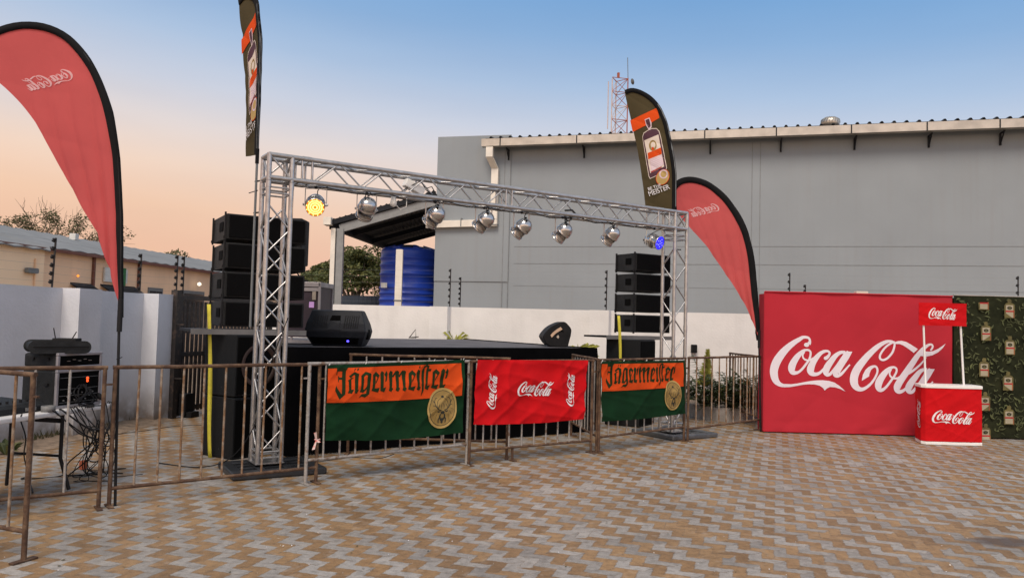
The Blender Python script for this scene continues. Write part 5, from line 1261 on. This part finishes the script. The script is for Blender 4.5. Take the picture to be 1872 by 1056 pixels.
for px, py, cut in ((1752, 648, 0), (1797, 566, 0), (1801, 622, 1), (1797, 688, 0), (1799, 750, 1), (1800, 808, 0), (1843, 581, 2), (1844, 648, 0), (1841, 713, 2), (1843, 775, 0), (1887, 556, 0), (1889, 620, 1), (1888, 690, 0), (1890, 752, 1), (1933, 590, 2), (1933, 655, 0), (1932, 720, 2), (1934, 782, 0), (1752, 705, 0), (1754, 772, 1)):
    x, y = pm(px, py + (0 if True else 0)); bottle(x, y, .205, cut)
sh.mb.build('printed_cloth', M['camo'], t)
b = MB(); b.box((g0 + Wg / 2, YB + .14, Hg / 2), (Wg, .26, Hg - .03)); b.build('frame', M['camo'], t)
b = MB(); b.tube([(g0, YB - .05, Hg + .025), (g0 + Wg, YB - .05, Hg + .025)], .012, n=6); b.build('top_rail', M['galv'], t)
b = MB(); q = P(1574, 531, YB + .1); b.box((q.x, q.y, ztop + .02), (.19, .10, .055)); o = b.build('wall_top_box', M['cream'], None, bevel=.006)
tag(o, 'small cream box lying on the top edge of the crimson backdrop', 'box')

# ---- promotion counter
k0 = G(1695, 813); k1 = G(1791, 814); kc = (k0 + k1) / 2; kw = (k1 - k0).length; kt = PL(1740, 704, kc, Vector((0, 1, 0))).z
t = thing('promotion_counter', 'red and white folding promotion counter with a script logo and header board', 'counter', (kc.x, kc.y, 0), 0, local=True)
def plan(s=1.0, o=0.0):
    pts = [(-kw / 2 + .05 - o, .36), (-kw / 2 + .01 - o, .20), (-kw / 2 - .03 - o, .06 - o), (-kw / 2 - .0, -o), (-kw / 4, -.012 - o), (0, -.016 - o), (kw / 4, -.012 - o), (kw / 2 + o * .3, .0 - o), (kw / 2 + .05 + o * .3, .10), (kw / 2 + .05, .34)]
    return pts
pl_ = plan(); cum = [0]
for i in range(len(pl_) - 1): cum.append(cum[-1] + math.dist(pl_[i], pl_[i + 1]))
KM = TM((kc.x, kc.y, 0), 0)
def fk(u, v):
    u = max(0, min(cum[-1] - 1e-5, u)); i = max(j for j in range(len(cum)) if cum[j] <= u); i = min(i, len(pl_) - 2); f = (u - cum[i]) / (cum[i + 1] - cum[i])
    x = pl_[i][0] * (1 - f) + pl_[i + 1][0] * f; y = pl_[i][1] * (1 - f) + pl_[i + 1][1] * f
    w = .016 * mnoise.noise(Vector((u * 2.2 + v * 1.6, v * 3.2 - u, 3))) + .010 * folds(u, v, 2.2, f=2.8)
    sd = max(0, min(1, (cum[3] - u) / .06)); w = abs(w) + .002
    return Vector((x - w * .95 * sd, y - w * (1 - .8 * sd), v))
sh = Sheet(fk, (-.12, -1, 0), .006); sh.grid(0, cum[-1], .055, kt - .045, 110, 60, M['redA'])
fs_ = cum[3]
script(sh, fs_ + kw * .10, kt * .585, kw * .76, M['whiteprint'], dot=True, n=4)
sh.n = Vector((-.9, -.4, 0)); script(sh, cum[3] - .27, kt * .26, kt * .48, M['whiteprint'], dot=True, rot=R(90), h=.19, n=4)
sh.mb.build('fabric_skirt', M['redA'], t)
def slab(z0, z1, o, nm):
    b = MB(); b.prism([(x, y, z0) for x, y in plan(1, o)], (0, 0, z1 - z0)); b.build(nm, M['plastic'], t, bevel=.006)
slab(kt - .045, kt, .02, 'counter_top'); slab(.004, .048, .012, 'base_strip')
hb0 = P(1678, 594, kc.y + .2); hb1 = P(1765, 555, kc.y + .2); X0, X1, Z0, Z1 = hb0.x - kc.x, hb1.x - kc.x, hb0.z, hb1.z
for (pa, pb_) in (((1687, 592), (1692, 706)), ((1754, 592), (1762, 708))):
    a_ = P(*pa, kc.y + .2); b_ = P(*pb_, kc.y + .2); b = MB(); b.tube([(b_.x - kc.x, .2, kt - .02), (a_.x - kc.x, .2, Z1 - .03)], .0145, n=10); b.build('header_pole', M['plastic'], t)
fh = lambda u, v: Vector((X0 + u, .17 + .010 * mnoise.noise(Vector((u * 4, v * 11, 5))) + .006 * folds(u, v, 7.7, f=5) - .03 * math.sin(math.pi * u / (X1 - X0)), Z0 + v))
sh = Sheet(fh, (0, -1, 0), .003); sh.grid(0, X1 - X0, 0, Z1 - Z0, 60, 24, M['redA']); script(sh, (X1 - X0) * .185, (Z1 - Z0) * .79, (X1 - X0) * .61, M['whiteprint'], dot=True, n=4, h=(Z1 - Z0) * .52)
sh.mb.build('header_board', M['redA'], t)
b = MB(); b.box(((X0 + X1) / 2, .19, (Z0 + Z1) / 2), (X1 - X0 - .02, .02, Z1 - Z0 - .02)); b.build('header_back', M['redA'], t)

# ---- teardrop flags
def interp(poly, n):
    q = catmull(poly, 8); L = [0]
    for i in range(len(q) - 1): L.append(L[-1] + math.dist(q[i], q[i + 1]))
    out = []; j = 0
    for k in range(n + 1):
        s_ = L[-1] * k / n
        while j < len(L) - 2 and L[j + 1] < s_: j += 1
        f = (s_ - L[j]) / max(1e-9, L[j + 1] - L[j]); out.append(tuple(a * (1 - f) + c * f for a, c in zip(q[j], q[j + 1])))
    return out
def flag(mast_px, free_px, Y, base, lab, wav, logo, bw0=.05):
    w2 = lambda p: (lambda q: (q.x, q.z))(P(*p, Y))
    ma = interp([w2(p) for p in mast_px], 60); fr = interp([w2(p) for p in free_px], 60)
    xm, zt_, zb_ = ma[0][0], max(p[1] for p in ma), ma[0][1]
    def ys(x, z):
        d = (xm + .02 - x); f = max(0, min(1, (z - zb_) / (zt_ - zb_)))
        return Y + .02 + .10 * math.sin(d * 2.0 + .5) * min(1, d * 1.4) + .038 * (1 - abs(math.sin(d * 17 / (.25 + f * 1.1) + 1.2 * mnoise.noise(Vector((x * 2, z * .6, wav)))))) ** 1.6 * min(1, max(0, d) * 7) * max(0, 1.15 - f) + .010 * folds(x, z, wav, ((-.5, .8), (.3, 1)), 1.6) + .03 * mnoise.noise(Vector((x * 2.1, z * 1.1, wav)))
    t = thing('feather_flag', lab, 'flag', tuple(base), 0, 'red teardrop flags')
    fn = lambda x, z: Vector((x, ys(x, z), z))
    sh = Sheet(fn, (0, -1, 0), .005); nb, na = 110, 60
    def shp(u, v):
        i = min(59, int(v * 60)); f = v * 60 - i; a = [ma[i][k] * (1 - f) + ma[i + 1][k] * f for k in (0, 1)]; c = [fr[i][k] * (1 - f) + fr[i + 1][k] * f for k in (0, 1)]
        return a[0] * (1 - u) + c[0] * u, a[1] * (1 - u) + c[1] * u
    sh.grid(0, 1, 0, 1, na, nb, M['redF'], shp); a, c, w_, h_, rot = logo
    q = w2(a); script(sh, q[0], q[1], w_, M['pinkprint'], mirror=True, dot=True, rot=rot, h=h_, n=5)
    sh.mb.build('flag_cloth', M['redF'], t)
    b = MB(); vs = []; bw = bw0
    for i, p in enumerate(ma):
        a_ = ma[max(0, i - 1)]; c_ = ma[min(60, i + 1)]; dx_, dz_ = c_[0] - a_[0], c_[1] - a_[1]; l = math.hypot(dx_, dz_); nx, nz = -dz_ / l, dx_ / l
        if nx > 0 and i < 20: nx, nz = -nx, -nz
        o_ = .012; f_ = min(1, .45 + i / 22)
        vs += [Vector((p[0] - nx * .012, ys(p[0], p[1]) - o_, p[1] - nz * .012)), Vector((p[0] + nx * bw * f_, ys(p[0] + nx * bw, p[1] + nz * bw) - o_, p[1] + nz * bw * f_)), Vector((p[0] + nx * bw * f_, ys(p[0] + nx * bw, p[1] + nz * bw) + o_, p[1] + nz * bw * f_)), Vector((p[0] - nx * .012, ys(p[0], p[1]) + o_, p[1] - nz * .012))]
    b.add(vs, [(4 * i + k, 4 * i + (k + 1) % 4, 4 * i + 4 + (k + 1) % 4, 4 * i + 4 + k) for i in range(60) for k in range(4)], M['sleeve'], True); b.build('sleeve', M['sleeve'], t)
    b = MB(); pts = [Vector(base), Vector((ma[0][0] - .004, Y + .02, ma[0][1] - .05))] + [Vector((p[0], ys(*p), p[1])) for p in ma[2:46:3]]
    b.tube(pts, [.012, .012] + [.010] * (len(pts) - 2), n=8); b.build('pole', M['rubber'], t)
    b = MB(); b.tube([Vector((ma[0][0], Y + .02, ma[0][1] - .12)), Vector((ma[0][0], Y + .02, ma[0][1] + .16))], .022, n=8); b.build('pole_joint', M['rubber'], t); b = MB(); b.tube([Vector((ma[0][0], Y - .0, ma[0][1] - .35)), Vector((ma[0][0] + .06, Y - .03, ma[0][1] - .33))], .004, n=4); b.build('toggle_cord', M['rubber'], t)
bs = P(210, 930, 6.45); bs.z = 0
flag([(217, 580), (219, 530), (219, 470), (218, 400), (215, 330), (210, 262), (199, 205), (183, 160), (162, 118), (136, 82), (105, 53), (72, 38), (38, 34), (5, 42), (-30, 62), (-62, 100)],
     [(216, 574), (196, 500), (168, 425), (135, 370), (105, 320), (68, 250), (35, 195), (0, 155), (-35, 128), (-62, 104)], 6.45, bs, 'large red teardrop flag at the left edge, seen from its back', 2.0,
     ((27, 138), None, .43, .125, R(17)))
bs = P(1391, 788, 12.15); bs.z = 0
flag([(1388.5, 622), (1388, 580), (1385, 530), (1380, 480), (1371, 435), (1359, 402), (1344, 375), (1326, 352), (1304, 334), (1280, 325), (1256, 324), (1238, 331), (1222, 348)],
     [(1388, 618), (1366, 560), (1340, 514), (1318, 482), (1296, 450), (1272, 424), (1250, 402), (1232, 376), (1223, 352)], 12.15, bs, 'smaller red teardrop flag beside the crimson backdrop, seen from its back', 6.0,
     ((1258, 381), None, .52, .15, R(15)), .085)

# ---- olive feather flags on the truss towers
kF = 5.556
def OF(x, y): return (1150 + x / kF, 180 + y / kF)
YF = 11.6
rb_ = P(1235, 384, YF)
w3 = lambda p: (lambda q: (q.x - rb_.x, q.z - rb_.z))(P(*p, YF))
OM = [w3(p) for p in [(1235, 384), (1235.5, 350), (1235, 315), (1231, 285), (1225, 250), (1218, 220), (1207, 194), (1192, 176), (1174, 165), (1156, 161), (1143, 165)]]
OFr = [w3(p) for p in [(1181, 377), (1177, 340), (1172, 305), (1166, 270), (1160, 243), (1154, 215), (1147, 188), (1143, 168)]]
def text_polys(txt):
    cu = bpy.data.curves.new('t', 'FONT'); cu.body = txt; cu.size = 1; ob = bpy.data.objects.new('t', cu); scene.collection.objects.link(ob)
    dg = bpy.context.evaluated_depsgraph_get(); me = bpy.data.meshes.new_from_object(ob.evaluated_get(dg)); out = [[(me.vertices[i].co.x, me.vertices[i].co.y) for i in p.vertices] for p in me.polygons]
    bpy.data.objects.remove(ob); bpy.data.curves.remove(cu); bpy.data.meshes.remove(me); return out
TXT = {s: text_polys(s) for s in ('MEISTER', 'BE THE')}
def olive_flag(base, yaw, lab, low, seed, sc_=1.0):
    t = thing('olive_flag', lab, 'flag', tuple(base), yaw, 'olive feather flags on the truss towers', local=True); t.scale = (sc_,) * 3
    ma, fr = interp(OM, 50), interp(OFr, 50)
    def ys(x, z): return .05 * math.sin(-x * 3) + .014 * folds(x, z, seed, ((-.8, .4), (.5, .9)), 2.4) * min(1, -x * 6 + .05) + .022 * mnoise.noise(Vector((x * 3, z * 1.6, seed)))
    fn = lambda x, z: Vector((x, ys(x, z), z)); sh = Sheet(fn, (0, -1, 0), .006)
    def shp(u, v):
        i = min(49, int(v * 50)); f = v * 50 - i; a = [ma[i][k] * (1 - f) + ma[i + 1][k] * f for k in (0, 1)]; c = [fr[i][k] * (1 - f) + fr[i + 1][k] * f for k in (0, 1)]
        return a[0] * (1 - u) + c[0] * u, a[1] * (1 - u) + c[1] * u
    sh.grid(0, 1, 0, 1, 36, 90, M['olive'], shp); W3 = lambda pts: [w3(OF(*p)) for p in pts]
    sh.lay = 1; sh.poly(W3([(16, 216), (285, 88), (300, 130), (312, 192), (235, 238), (160, 275), (42, 334)]), M['orange'], .05)
    sh.lay = 2; sh.poly(W3([(140, 385), (150, 345), (190, 318), (238, 296), (285, 296), (312, 325), (330, 400), (385, 705), (372, 745), (218, 812), (205, 790), (160, 520)]), M['cream'], .05)
    sh.lay = 3; sh.poly(W3([(144, 388), (155, 350), (192, 324), (238, 303), (282, 303), (306, 330), (324, 402), (378, 705), (366, 740), (222, 803), (210, 785), (165, 520)]), M['maroon'], .05)
    sh.lay = 2; sh.poly(W3([(163, 208), (212, 188), (220, 212), (232, 240), (235, 285), (205, 318), (178, 265)]), M['lilac'], .05); sh.lay = 3; sh.poly(W3([(170, 214), (208, 198), (218, 238), (224, 272), (206, 300), (185, 262)]), M['maroon'], .05)
    sh.lay = 4; sh.poly(W3([(160, 420), (302, 362), (357, 692), (220, 755)]), M['cream'], .05)
    cx, cy = w3(OF(245, 474)); sh.lay = 5; sh.disc(cx, cy, .058, .085, M['gold'], L=.05, n=18); sh.lay = 6; sh.disc(cx + .004, cy + .008, .036, .05, M['cream'], L=.05, n=14); sh.lay = 7; sh.disc(cx, cy - .05, .018, .03, M['orange'], L=.05, n=10)
    sh.lay = 5; sh.poly(W3([(192, 550), (325, 496), (334, 562), (200, 614)]), M['orange'], .05)
    sh.poly(W3([(214, 612), (334, 570), (352, 672), (228, 735)]), M['lilac'], .05); sh.lay = 6; sh.poly(W3([(226, 738), (330, 690), (333, 700), (229, 750)]), M['labelr'], .05)
    for k in range(5): sh.poly(W3([(228 + 3 * k, 640 + 18 * k), (322 + 3 * k, 600 + 18 * k), (322 + 3 * k, 604 + 18 * k), (228 + 3 * k, 645 + 18 * k)]), M['pinkwhite'], .08)
    cx, cy = w3(OF(343, 798)); sh.lay = 7; sh.disc(cx, cy, .098, .125, M['orange'], L=.05, n=22, rot=R(-25)); sh.lay = 8; sh.disc(cx, cy, .09, .117, M['goldlt'], L=.05, n=22, rot=R(-25)); cx, cy = w3(OF(350, 768)); sh.lay = 9; sh.disc(cx, cy, .066, .07, M['lilac'], L=.05, n=18); sh.lay = 10; sh.disc(cx, cy, .045, .05, M['goldlt'], L=.05, n=14)
    sh.lay = 1
    for s_, (x0, y0), (x1, y1), hh in (('MEISTER', (207, 992), (418, 915), 52), ('BE THE', (198, 936), (330, 892), 34)):
        ps = TXT[s_]; wx = max(p[0] for q in ps for p in q); a = math.atan2(-(y1 - y0), x1 - x0); L_ = math.hypot(x1 - x0, y1 - y0)
        for q in ps:
            pts = [(x * L_ / wx, y * hh / .72) for x, y in q]; pts = [w3(OF(x0 + x * math.cos(a) - y * math.sin(a), y0 - x * math.sin(a) - y * math.cos(a))) for x, y in pts]
            sh.poly(pts, M['whiteprint'], .1)
    sh.mb.build('flag_cloth', M['olive'], t)
    b = MB(); vs = []
    for i, p in enumerate(ma):
        a_ = ma[max(0, i - 1)]; c_ = ma[min(50, i + 1)]; dx_, dz_ = c_[0] - a_[0], c_[1] - a_[1]; l = math.hypot(dx_, dz_); nx, nz = -dz_ / l, dx_ / l; bw = .055
        for (k, o_) in ((-.012, -.011), (bw, -.011), (bw, .011), (-.012, .011)): vs.append(Vector((p[0] + nx * k, ys(p[0], p[1]) + o_, p[1] + nz * k)))
    b.add(vs, [(4 * i + k, 4 * i + (k + 1) % 4, 4 * i + 4 + (k + 1) % 4, 4 * i + 4 + k) for i in range(50) for k in range(4)], M['sleeve'], True); b.build('sleeve', M['sleeve'], t)
    b = MB(); b.tube([(0, 0, -low), (0, 0, 0)] + [(p[0], ys(*p), p[1]) for p in ma[1:40:3]], .013, n=8); b.build('pole', M['greysteel'], t)
    b = MB(); b.tube([(0, 0, -.10), (0, 0, .05)], .02, n=8); b.build('pole_sleeve', M['sleeve'], t)
    b = MB()
    for z in (-.28, -.6): b.tube([(-.03, 0, z), (.10, .03, z)], .008, n=6)
    b.tube([(-.18, 0, -.38), (.05, 0, -.38)], .005, n=5); b.build('pole_ties', M['rubber'], t)
olive_flag(rb_, 0, 'olive flag with a printed bottle on the right truss tower, seen flat', 1.6, 3)
lb_ = P(470.5, 281, 8.45)
olive_flag(lb_, -R(50), 'olive flag with a printed bottle on the left truss tower, seen almost edge on', 1.75, 8, 1.1)

# ---- equipment table on the left
Tz = .74; E1_ = G(204, 737, Tz); E0_ = G(0, 766, Tz); dE = (E1_ - E0_); dE.z = 0; dE.normalize(); nE = Vector((-dE.y, dE.x, 0)); O = E1_ - dE * 2.3
t = thing('folding_table', 'white plastic folding table with black legs by the left wall', 'table', (E1_.x, E1_.y, 0), rz_of(dE), local=True)
b = MB(); b.box((-1.15, .36, Tz - .022), (2.3, .72, .044)); b.build('table_top', M['tabletop'], t, bevel=.012)
for x in (-.50, -1.85):
    b = MB()
    for y in (.10, .62): b.tube([(x, y, Tz - .05), (x, y, .30), (x + (.05), y + (-.06 if y < .3 else .06), .02)], .016, n=8)
    b.tube([(x, .10, .32), (x, .62, .32)], .013, n=6); b.tube([(x, .10, Tz - .10), (x, .62, Tz - .10)], .012, n=6); b.tube([(x, .12, .62), (x - .42, .14, Tz - .05)], .011, n=6); b.build('leg', M['rubber'], t)
def near(px, z): return G(px, 745, z) if z < 1.5 else None
rk = G(101, 748, Tz); ra = R(74)
def frame_case(name, lab, base, a, W, D, H, top_tape=False):
    t = thing(name, lab, 'rack case', tuple(base), a, 'equipment cases on the table', local=True)
    b = MB(); b.box((W / 2, D / 2 + .02, H / 2), (W - .03, D - .04, H - .02)); b.build('case_body', M['bag'], t, bevel=.02)
    b = MB(); fw = .028
    for z in (fw / 2, H - fw / 2): b.box((W / 2, .012, z), (W, .028, fw))
    for x in (fw / 2, W - fw / 2): b.box((x, .0125, H / 2), (fw, .026, H - 2 * fw))
    b.build('metal_frame', M['purpledust'], t, bevel=.006)
    b = MB(); b.box((W / 2, .016, H / 2), (W - 2 * fw, .02, H - 2 * fw)); p = b.build('front_panel', M['hole'], t)
    for y in (.12, .29):
        b = MB(); b.rbox((.008, y, H * .62), (.020, .036, .022), .006, axis='X'); b.build('latch', M['rubber'], t)
    return t, p
RH = .345
t, p = frame_case('rack_case', 'tall black rack case with an orange light, standing on the white table', rk, ra, .50, .41, RH)
PMx = TM(rk, ra)
for (x, z, w, h_, mm) in ((.34, .255, .03, .012, 'led_r'), (.34, .23, .026, .010, 'led_r')):
    b = MB(); b.lathe([(w / 2, 0), (w / 3, .008), (0, .01)], Matrix.Translation((x, .004, z)) @ Matrix.Rotation(R(90), 4, 'X'), 12); b.build('indicator', M[mm], p)
b = MB()
for z in (.05, .11, .17, .27): b.box((.25, .004, z), (.42, .006, .003)); 
for k in range(9): b.tube([(.08 + .04 * k, .003, .07 + .03 * (k % 3)), (.08 + .04 * k, -.006, .07 + .03 * (k % 3))], .007, n=6)
b.build('panel_knobs', M['shelf'], p)
b = MB(); r = random.Random(8)
for k in range(7):
    x = .2 + r.random() * .2; q = [(x, 0, .2), (x + r.uniform(-.1, .1), -.04, .14), (x + r.uniform(-.12, .12), -.06, .06), (x + r.uniform(-.1, .1), -.05, .012), (x + r.uniform(-.1, .15), -.16, .008)]
    b.tube([Vector(v) for v in catmull(q, 5)], .006, n=5)
b.build('patch_cables', M['rubber'], p)
u1 = rk + Vector((0, 0, RH + .004)) + Vector((math.cos(ra), math.sin(ra), 0)) * 0
t, p = frame_case('shallow_rack_case', 'shallow black rack case with a silver front frame, lying on the tall case', u1, ra, .50, .40, .145)
b = MB(); 
for k in range(5): b.box((.12 + .06 * k, .004, .07 + .012 * (k % 2)), (.035, .004, .004))
b.build('panel_marks', M['galv'], p)
bgp = u1 + Vector((0, 0, .15)); ba = R(38)
t = thing('padded_case', 'flat black zipped case lying on top of the rack cases', 'case', tuple(bgp), ba, local=True)
cx_ = -.02; b = MB(); b.rbox((.02, .22, .045), (.46, .36, .085), .04, axis='Y', n=4); b.build('case_body', M['bag'], t, bevel=.015)
b = MB(); b.tube([(-.19, .03, .052), (.24, .03, .052), (.255, .2, .052), (.24, .41, .052)], .005, n=5); b.build('zip', M['rubber'], t)
t = thing('wireless_receiver', 'small black wireless receiver with two aerials on the flat case', 'receiver', tuple(bgp + Vector((-.0, .15, .088))), R(8), local=True)
b = MB(); b.box((-.03, .04, .018), (.20, .13, .034)); b.build('body', M['rubber'], t, bevel=.004)
for x, lx_ in ((-.12, -.02), (.02, .035)): b = MB(); b.tube([(x, .02, .03), (x + lx_, .02, .125 if x < 0 else .095)], .005, n=6); b.build('aerial', M['rubber'], t)
mx0 = G(38, 756, Tz); t = thing('sound_mixer', 'low black mixing desk lying on the left end of the table', 'mixer', tuple(mx0), rz_of(dE), local=True)
b = MB(); b.prism([(-.35, -.0, 0), (-.35, .45, 0), (-.35, .45, .10), (-.35, .05, .075), (-.35, 0, .05)], (.62, 0, 0)); b.build('desk', M['bag'], t, bevel=.006)
b = MB(); b.box((.10, -.004, .03), (.11, .008, .028)); b.build('name_plate', M['shelf'], t)
for k in range(8): b = MB(); b.tube([(-.3 + .07 * k, .12, .075), (-.3 + .07 * k, .12, .10)], .011, n=8); b.build('knob', M['rubber'], t)
tp = G(88, 752, Tz); t = thing('tape_roll', 'grey tape roll lying on the table beside the rack case', 'tape roll', tuple(tp)); b = MB(); b.lathe([(.04, 0), (.055, 0), (.055, .05), (.04, .05), (.04, 0)], Matrix.Translation(tp), 24); b.build('roll', M['shelf'], t)
# hanging and coiled cables
def cable(pts, r, nm, lab, m='rubber', par=None):
    b = MB(); b.tube([Vector(v) for v in catmull([tuple(p) for p in pts], 8)], r, n=6); o = b.build(nm, M[m], par)
    if par is None: tag(o, lab, 'cable')
    return o
t = thing('cable_tangle', 'tangle of black cables hanging from the table down to the paving', 'cables', tuple(G(150, 880)))
r = random.Random(15); ce = G(150, 870); knot = G(168, 800, .38) 
knot = E1_ + dE * -.30 - nE * .12; knot.z = .42
for k in range(13):
    a0 = E1_ + dE * r.uniform(-.75, .03) + nE * r.uniform(.0, .04); a0.z = Tz + .006
    o_ = a0 - nE * .03; o_.z = Tz + .0
    k1_ = knot + Vector((r.gauss(0, .05), r.gauss(0, .04), r.gauss(0, .07))); g1q = ce + Vector((r.gauss(0, .13), r.gauss(0, .16), 0)); g1q.z = .012
    g2 = g1q + Vector((r.uniform(-.3, .32), r.uniform(-.2, .2), 0)); g2.z = .012; g3 = g2 + Vector((r.uniform(-.15, .2), r.uniform(-.1, .15), 0)); g3.z = .012
    cable([a0, o_, o_.lerp(k1_, .5) - nE * .04 - Vector((0, 0, .05)), k1_, k1_.lerp(g1q, .6) + Vector((r.gauss(0, .05), r.gauss(0, .03), 0)), g1q, g2, g3], r.choice((.0035, .0045, .006)), 'hanging_cable', '', par=t)
for k in range(7):
    c_ = knot + Vector((r.gauss(.02, .03), r.gauss(0, .03), r.gauss(.02, .05))); a_ = r.uniform(0, 6.28); R_ = r.uniform(.09, .2); u_ = Vector((math.cos(a_), math.sin(a_) * .6, 0))
    cable([c_, c_ + u_ * R_ * .5 + Vector((0, 0, R_)), c_ + u_ * R_ + Vector((0, 0, R_ * .8)), c_ + u_ * R_ * .9 - Vector((0, 0, R_ * .4)), c_ - Vector((0, 0, R_ * .5)), c_], .0055, 'coiled_cable', '', par=t)
b = MB(); q = G(152, 858, .0); b.rbox(q + Vector((0, 0, .05)), (.06, .05, .09), .015); b.build('mains_plug', M['mastr'], t)
cable([G(40, 757, Tz + .02), G(38, 768, Tz - .04), G(47, 800, .55), G(44, 832, .3), G(52, 868, .02), G(60, 900, .012)], .006, 'microphone_cable', 'single thin cable hanging off the left part of the table')
cable([G(165, 812), G(200, 796), G(260, 788), G(330, 778), G(420, 776)], .007, 'ground_cable', 'black cable lying across the paving behind the left barriers')
cable([G(575, 845), G(640, 836), G(690, 838), G(720, 830)], .007, 'ground_cable', 'short black cable lying on the paving below the left banner')
t = thing('microphone', 'black microphone hanging off the right end of the table', 'microphone', tuple(P(184, 724, 7.2))); m0 = P(178, 718, 7.25); m1 = P(187, 730, 7.25)
b = MB(); b.tube([m0, m0.lerp(m1, .3), m0.lerp(m1, .6), m1], [.010, .022, .026, .012], n=10); b.build('microphone_body', M['rubber'], t)
cable([P(171, 706, 7.3), m0, ], .005, 'c', '', par=t).name = 'lead'
cable([m1, P(193, 736, 7.25), P(196, 750, 7.25), P(204, 800, 7.2), P(210, 832, 7.1), P(205, 856, 7.0)], .005, 'c', '', par=t).name = 'lead'
# folding stand left on the stage, dry leaves / grit on paving
q = P(757, 620, 15.0); s_ = 15.0 / 1400; t = thing('folded_stand', 'small folded dark stand lying at the back of the stage', 'stand', (q.x, q.y, SZ)); z0_ = SZ + .02
b = MB(); b.tube([(q.x - .10, q.y, z0_), (q.x + .025, q.y, z0_ + .17), (q.x + .035, q.y, z0_), (q.x - .10, q.y, z0_ + .01), (q.x + .09, q.y - .02, z0_ + .03)], .010, n=5); b.build('stand_legs', M['gate'], t)
b = MB(); r = random.Random(44)
for k in range(260):
    px = r.uniform(0, 1872); py = 830 + 225 * r.random() ** .8; c_ = G(px, py); s_ = r.uniform(.002, .006); a_ = r.uniform(0, 6.28)
    u_ = Vector((math.cos(a_), math.sin(a_), 0)) * s_; v_ = Vector((-math.sin(a_), math.cos(a_), .3)) * s_ * .8; c_.z = .0045
    b.add([c_ - u_, c_ - v_ * .5, c_ + u_, c_ + v_ + Vector((0, 0, s_ * .4))], [(0, 1, 2, 3)], M['concrete'] if r.random() < .6 else M['whiteprint'])
for k in range(90):
    px = r.uniform(0, 1872); py = 800 + 250 * r.random(); c_ = G(px, py); s_ = r.uniform(.008, .018); a_ = r.uniform(0, 6.28); c_.z = .006
    u_ = Vector((math.cos(a_), math.sin(a_), 0)) * s_; v_ = Vector((-math.sin(a_), math.cos(a_), .25)) * s_ * .45
    b.add([c_ - u_, c_ - v_, c_ + u_ + Vector((0, 0, .004)), c_ + v_], [(0, 1, 2, 3)], M['leafC'] if r.random() < .75 else M['cream'])
tag(b.build('grit'), 'tiny stones and specks of rubbish scattered on the paving', 'grit', kind='stuff')
